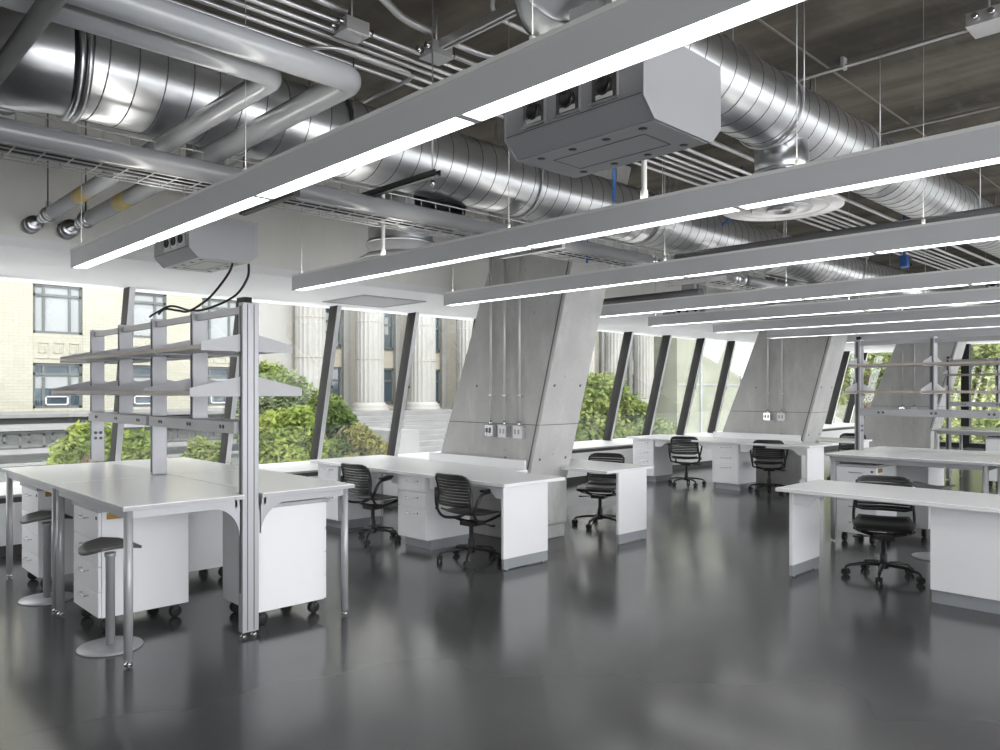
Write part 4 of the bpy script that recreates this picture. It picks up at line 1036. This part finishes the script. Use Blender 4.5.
# trees
def tree(label, x, y, ztop, r, kind, n, seed, group='trees outside the windows', sz=.17, lean=0):
    rnd = random.Random(seed); z0 = -5
    t = thing('street_tree', label, 'tree', (x,y,z0), group=group)
    zc = ztop-r*.95
    tr = MB().tube([(0,0,0),(.08,.05,(zc-z0)*.5),(.0,0,zc-z0),(.05,.1,zc-z0+r*.5)], [.17,.13,.09,.03], 10)
    for k in range(7):
        a = rnd.uniform(0,2*PI); q = r*rnd.uniform(.5,.85)
        tr.tube([(0,0,(zc-z0)*rnd.uniform(.6,1)),(q*.5*math.cos(a),q*.5*math.sin(a),zc-z0),(q*math.cos(a),q*math.sin(a),zc-z0+r*rnd.uniform(-.1,.6))], [.06,.04,.012], 6)
    obj('trunk', tr, M['bark'], t)
    vs = []; fs = []
    blobs = []
    for k in range(20):
        a = rnd.uniform(0,2*PI); ph = rnd.uniform(-.35,1); rr = r*rnd.uniform(.35,.75)
        blobs.append((rr*math.cos(a)*math.cos(ph*1.2), rr*math.sin(a)*math.cos(ph*1.2), zc-z0+rr*math.sin(ph*1.4)*1.1, r*rnd.uniform(.26,.46)))
    blobs.append((0,0,zc-z0+r*.55,r*.42))
    for k in range(n):
        bx, by_, bz, br = rnd.choice(blobs)
        v = Vector((rnd.gauss(0,1), rnd.gauss(0,1), rnd.gauss(0,1))).normalized()*br*(rnd.random()**.35)
        c = Vector((bx,by_,bz))+v
        ax = Vector((rnd.gauss(0,1),rnd.gauss(0,1),rnd.gauss(0,.6))).normalized(); up = (Vector((0,0,1))+Vector((rnd.gauss(0,.6),rnd.gauss(0,.6),0))).normalized()
        bi = ax.cross(up).normalized(); s = sz*rnd.uniform(.6,1.25); w_ = s*.55
        o_ = len(vs); vs += [c-ax*s, c+bi*w_-up*.02, c+ax*s, c-bi*w_-up*.02]; fs.append((o_,o_+1,o_+2,o_+3))
    obj('foliage', MB().add(vs, fs), M[kind], t)
tree('yellow green tree top in front of the stone podium, seen beyond the left bench', 4.1, 14.6, 1.0, .66, 'leafy', 2800, 1, sz=.075)
tree('small yellow green tree beyond the rack posts of the left bench', 5.05, 15.4, .80, .5, 'leafy', 2200, 2, sz=.075)
tree('low green tree top beyond the bench, left of the tall rack post', 6.75, 15.8, .50, .62, 'leafg', 3500, 21, sz=.075)
tree('large bright green tree beyond the tall rack post', 8.75, 16.2, 1.05, 1.1, 'leafy', 11000, 3, sz=.08)
tree('pale grey green tree behind the bright green one', 10.25, 19.6, 1.95, 1.3, 'leafp', 9000, 4, sz=.09)
tree('slim pale tree before the brick corner pier', 10.75, 21.2, 2.45, .75, 'leafy', 2600, 14, sz=.09)
tree('deep green bushy tree left of the stone steps', 10.75, 17.6, 1.42, 1.05, 'leafd', 9500, 5, sz=.085)
tree('olive green tree leaning towards the stone steps', 11.25, 16.9, .70, .82, 'leafo', 6000, 6, sz=.08)
tree('green tree seen just past the nearest concrete column', 23.4, 19.2, 1.5, 2.1, 'leafg', 13000, 7, sz=0.125)
tree('green tree seen through the middle of the far window bays', 26.2, 20.4, 2.4, 2.3, 'leafg', 9000, 8, sz=.13)
tree('low pale green tree before the portico', 25.0, 17.0, .5, 1.7, 'leafp', 5950, 10, sz=0.112)
tree('yellow green tree outside the end windows, next to the farthest column', 34, 12.5, 5.2, 3.6, 'leafl', 13000, 11, sz=.12)
tree('yellow green tree outside the end windows, between the two dark uprights', 35, 8.6, 5.6, 3.9, 'leafl', 13000, 12, sz=.12)
tree('green tree outside the end windows, right of the dark uprights', 37, 4.6, 3.4, 3.6, 'leafl', 13000, 13, sz=.12)
tree('pale tree low outside the end windows', 32, 9.2, .6, 2.6, 'leafl', 13000, 15, sz=.12)
tree('pale green tree outside the end windows behind the distant shelf rack', 33, 6.4, 2.0, 2.8, 'leafl', 13000, 16, sz=.12)
# ------------------------------------------------------------------ light, sky, camera
w = bpy.data.worlds.new('World'); SC.world = w; w.use_nodes = True
nt = w.node_tree; bg = nt.nodes['Background']
bg.inputs[0].default_value = (.97,.97,1.0,1); bg.inputs[1].default_value = 5.0
s = bpy.data.lights.new('sun', 'SUN'); s.energy = 4.2; s.angle = math.radians(12); s.color = (1,.97,.92)
so = bpy.data.objects.new('sun', s); COL.objects.link(so); so.rotation_euler = (math.radians(52),0,math.radians(-22))
def portal(name, loc, rot, sx, sy):
    l = bpy.data.lights.new(name, 'AREA'); l.shape = 'RECTANGLE'; l.size = sx; l.size_y = sy; l.cycles.is_portal = True
    o = bpy.data.objects.new(name, l); COL.objects.link(o); o.location = loc; o.rotation_euler = rot
portal('window_portal', (9.5,9.75,1.65), (math.radians(-90),0,0), 29, 2.3)
portal('back_window_portal', (9.5,-5.0,1.85), (math.radians(90),0,0), 29, 3.4)
portal('end_window_portal', (24.35,2.3,1.5), (math.radians(90),0,math.radians(90)), 14.2, 2.8)
cd = bpy.data.cameras.new('camera'); cd.sensor_width = 36; cd.lens = 764.6/1000*36; cd.shift_y = .0155; cd.clip_end = 500
co_ = bpy.data.objects.new('camera', cd); COL.objects.link(co_)
co_.location = (0,0,1.57); co_.rotation_euler = (math.radians(90),0,-math.atan(740/764.6)); SC.camera = co_
vs_ = SC.view_settings; vs_.view_transform = 'Standard'; vs_.look = 'None'; vs_.gamma = 1; vs_.use_curve_mapping = False; vs_.exposure = .58
SC.cycles.use_denoising = True
SC.cycles.max_bounces = 10; SC.cycles.diffuse_bounces = 5; SC.cycles.glossy_bounces = 5; SC.cycles.transparent_max_bounces = 16
SC.cycles.sample_clamp_indirect = 6
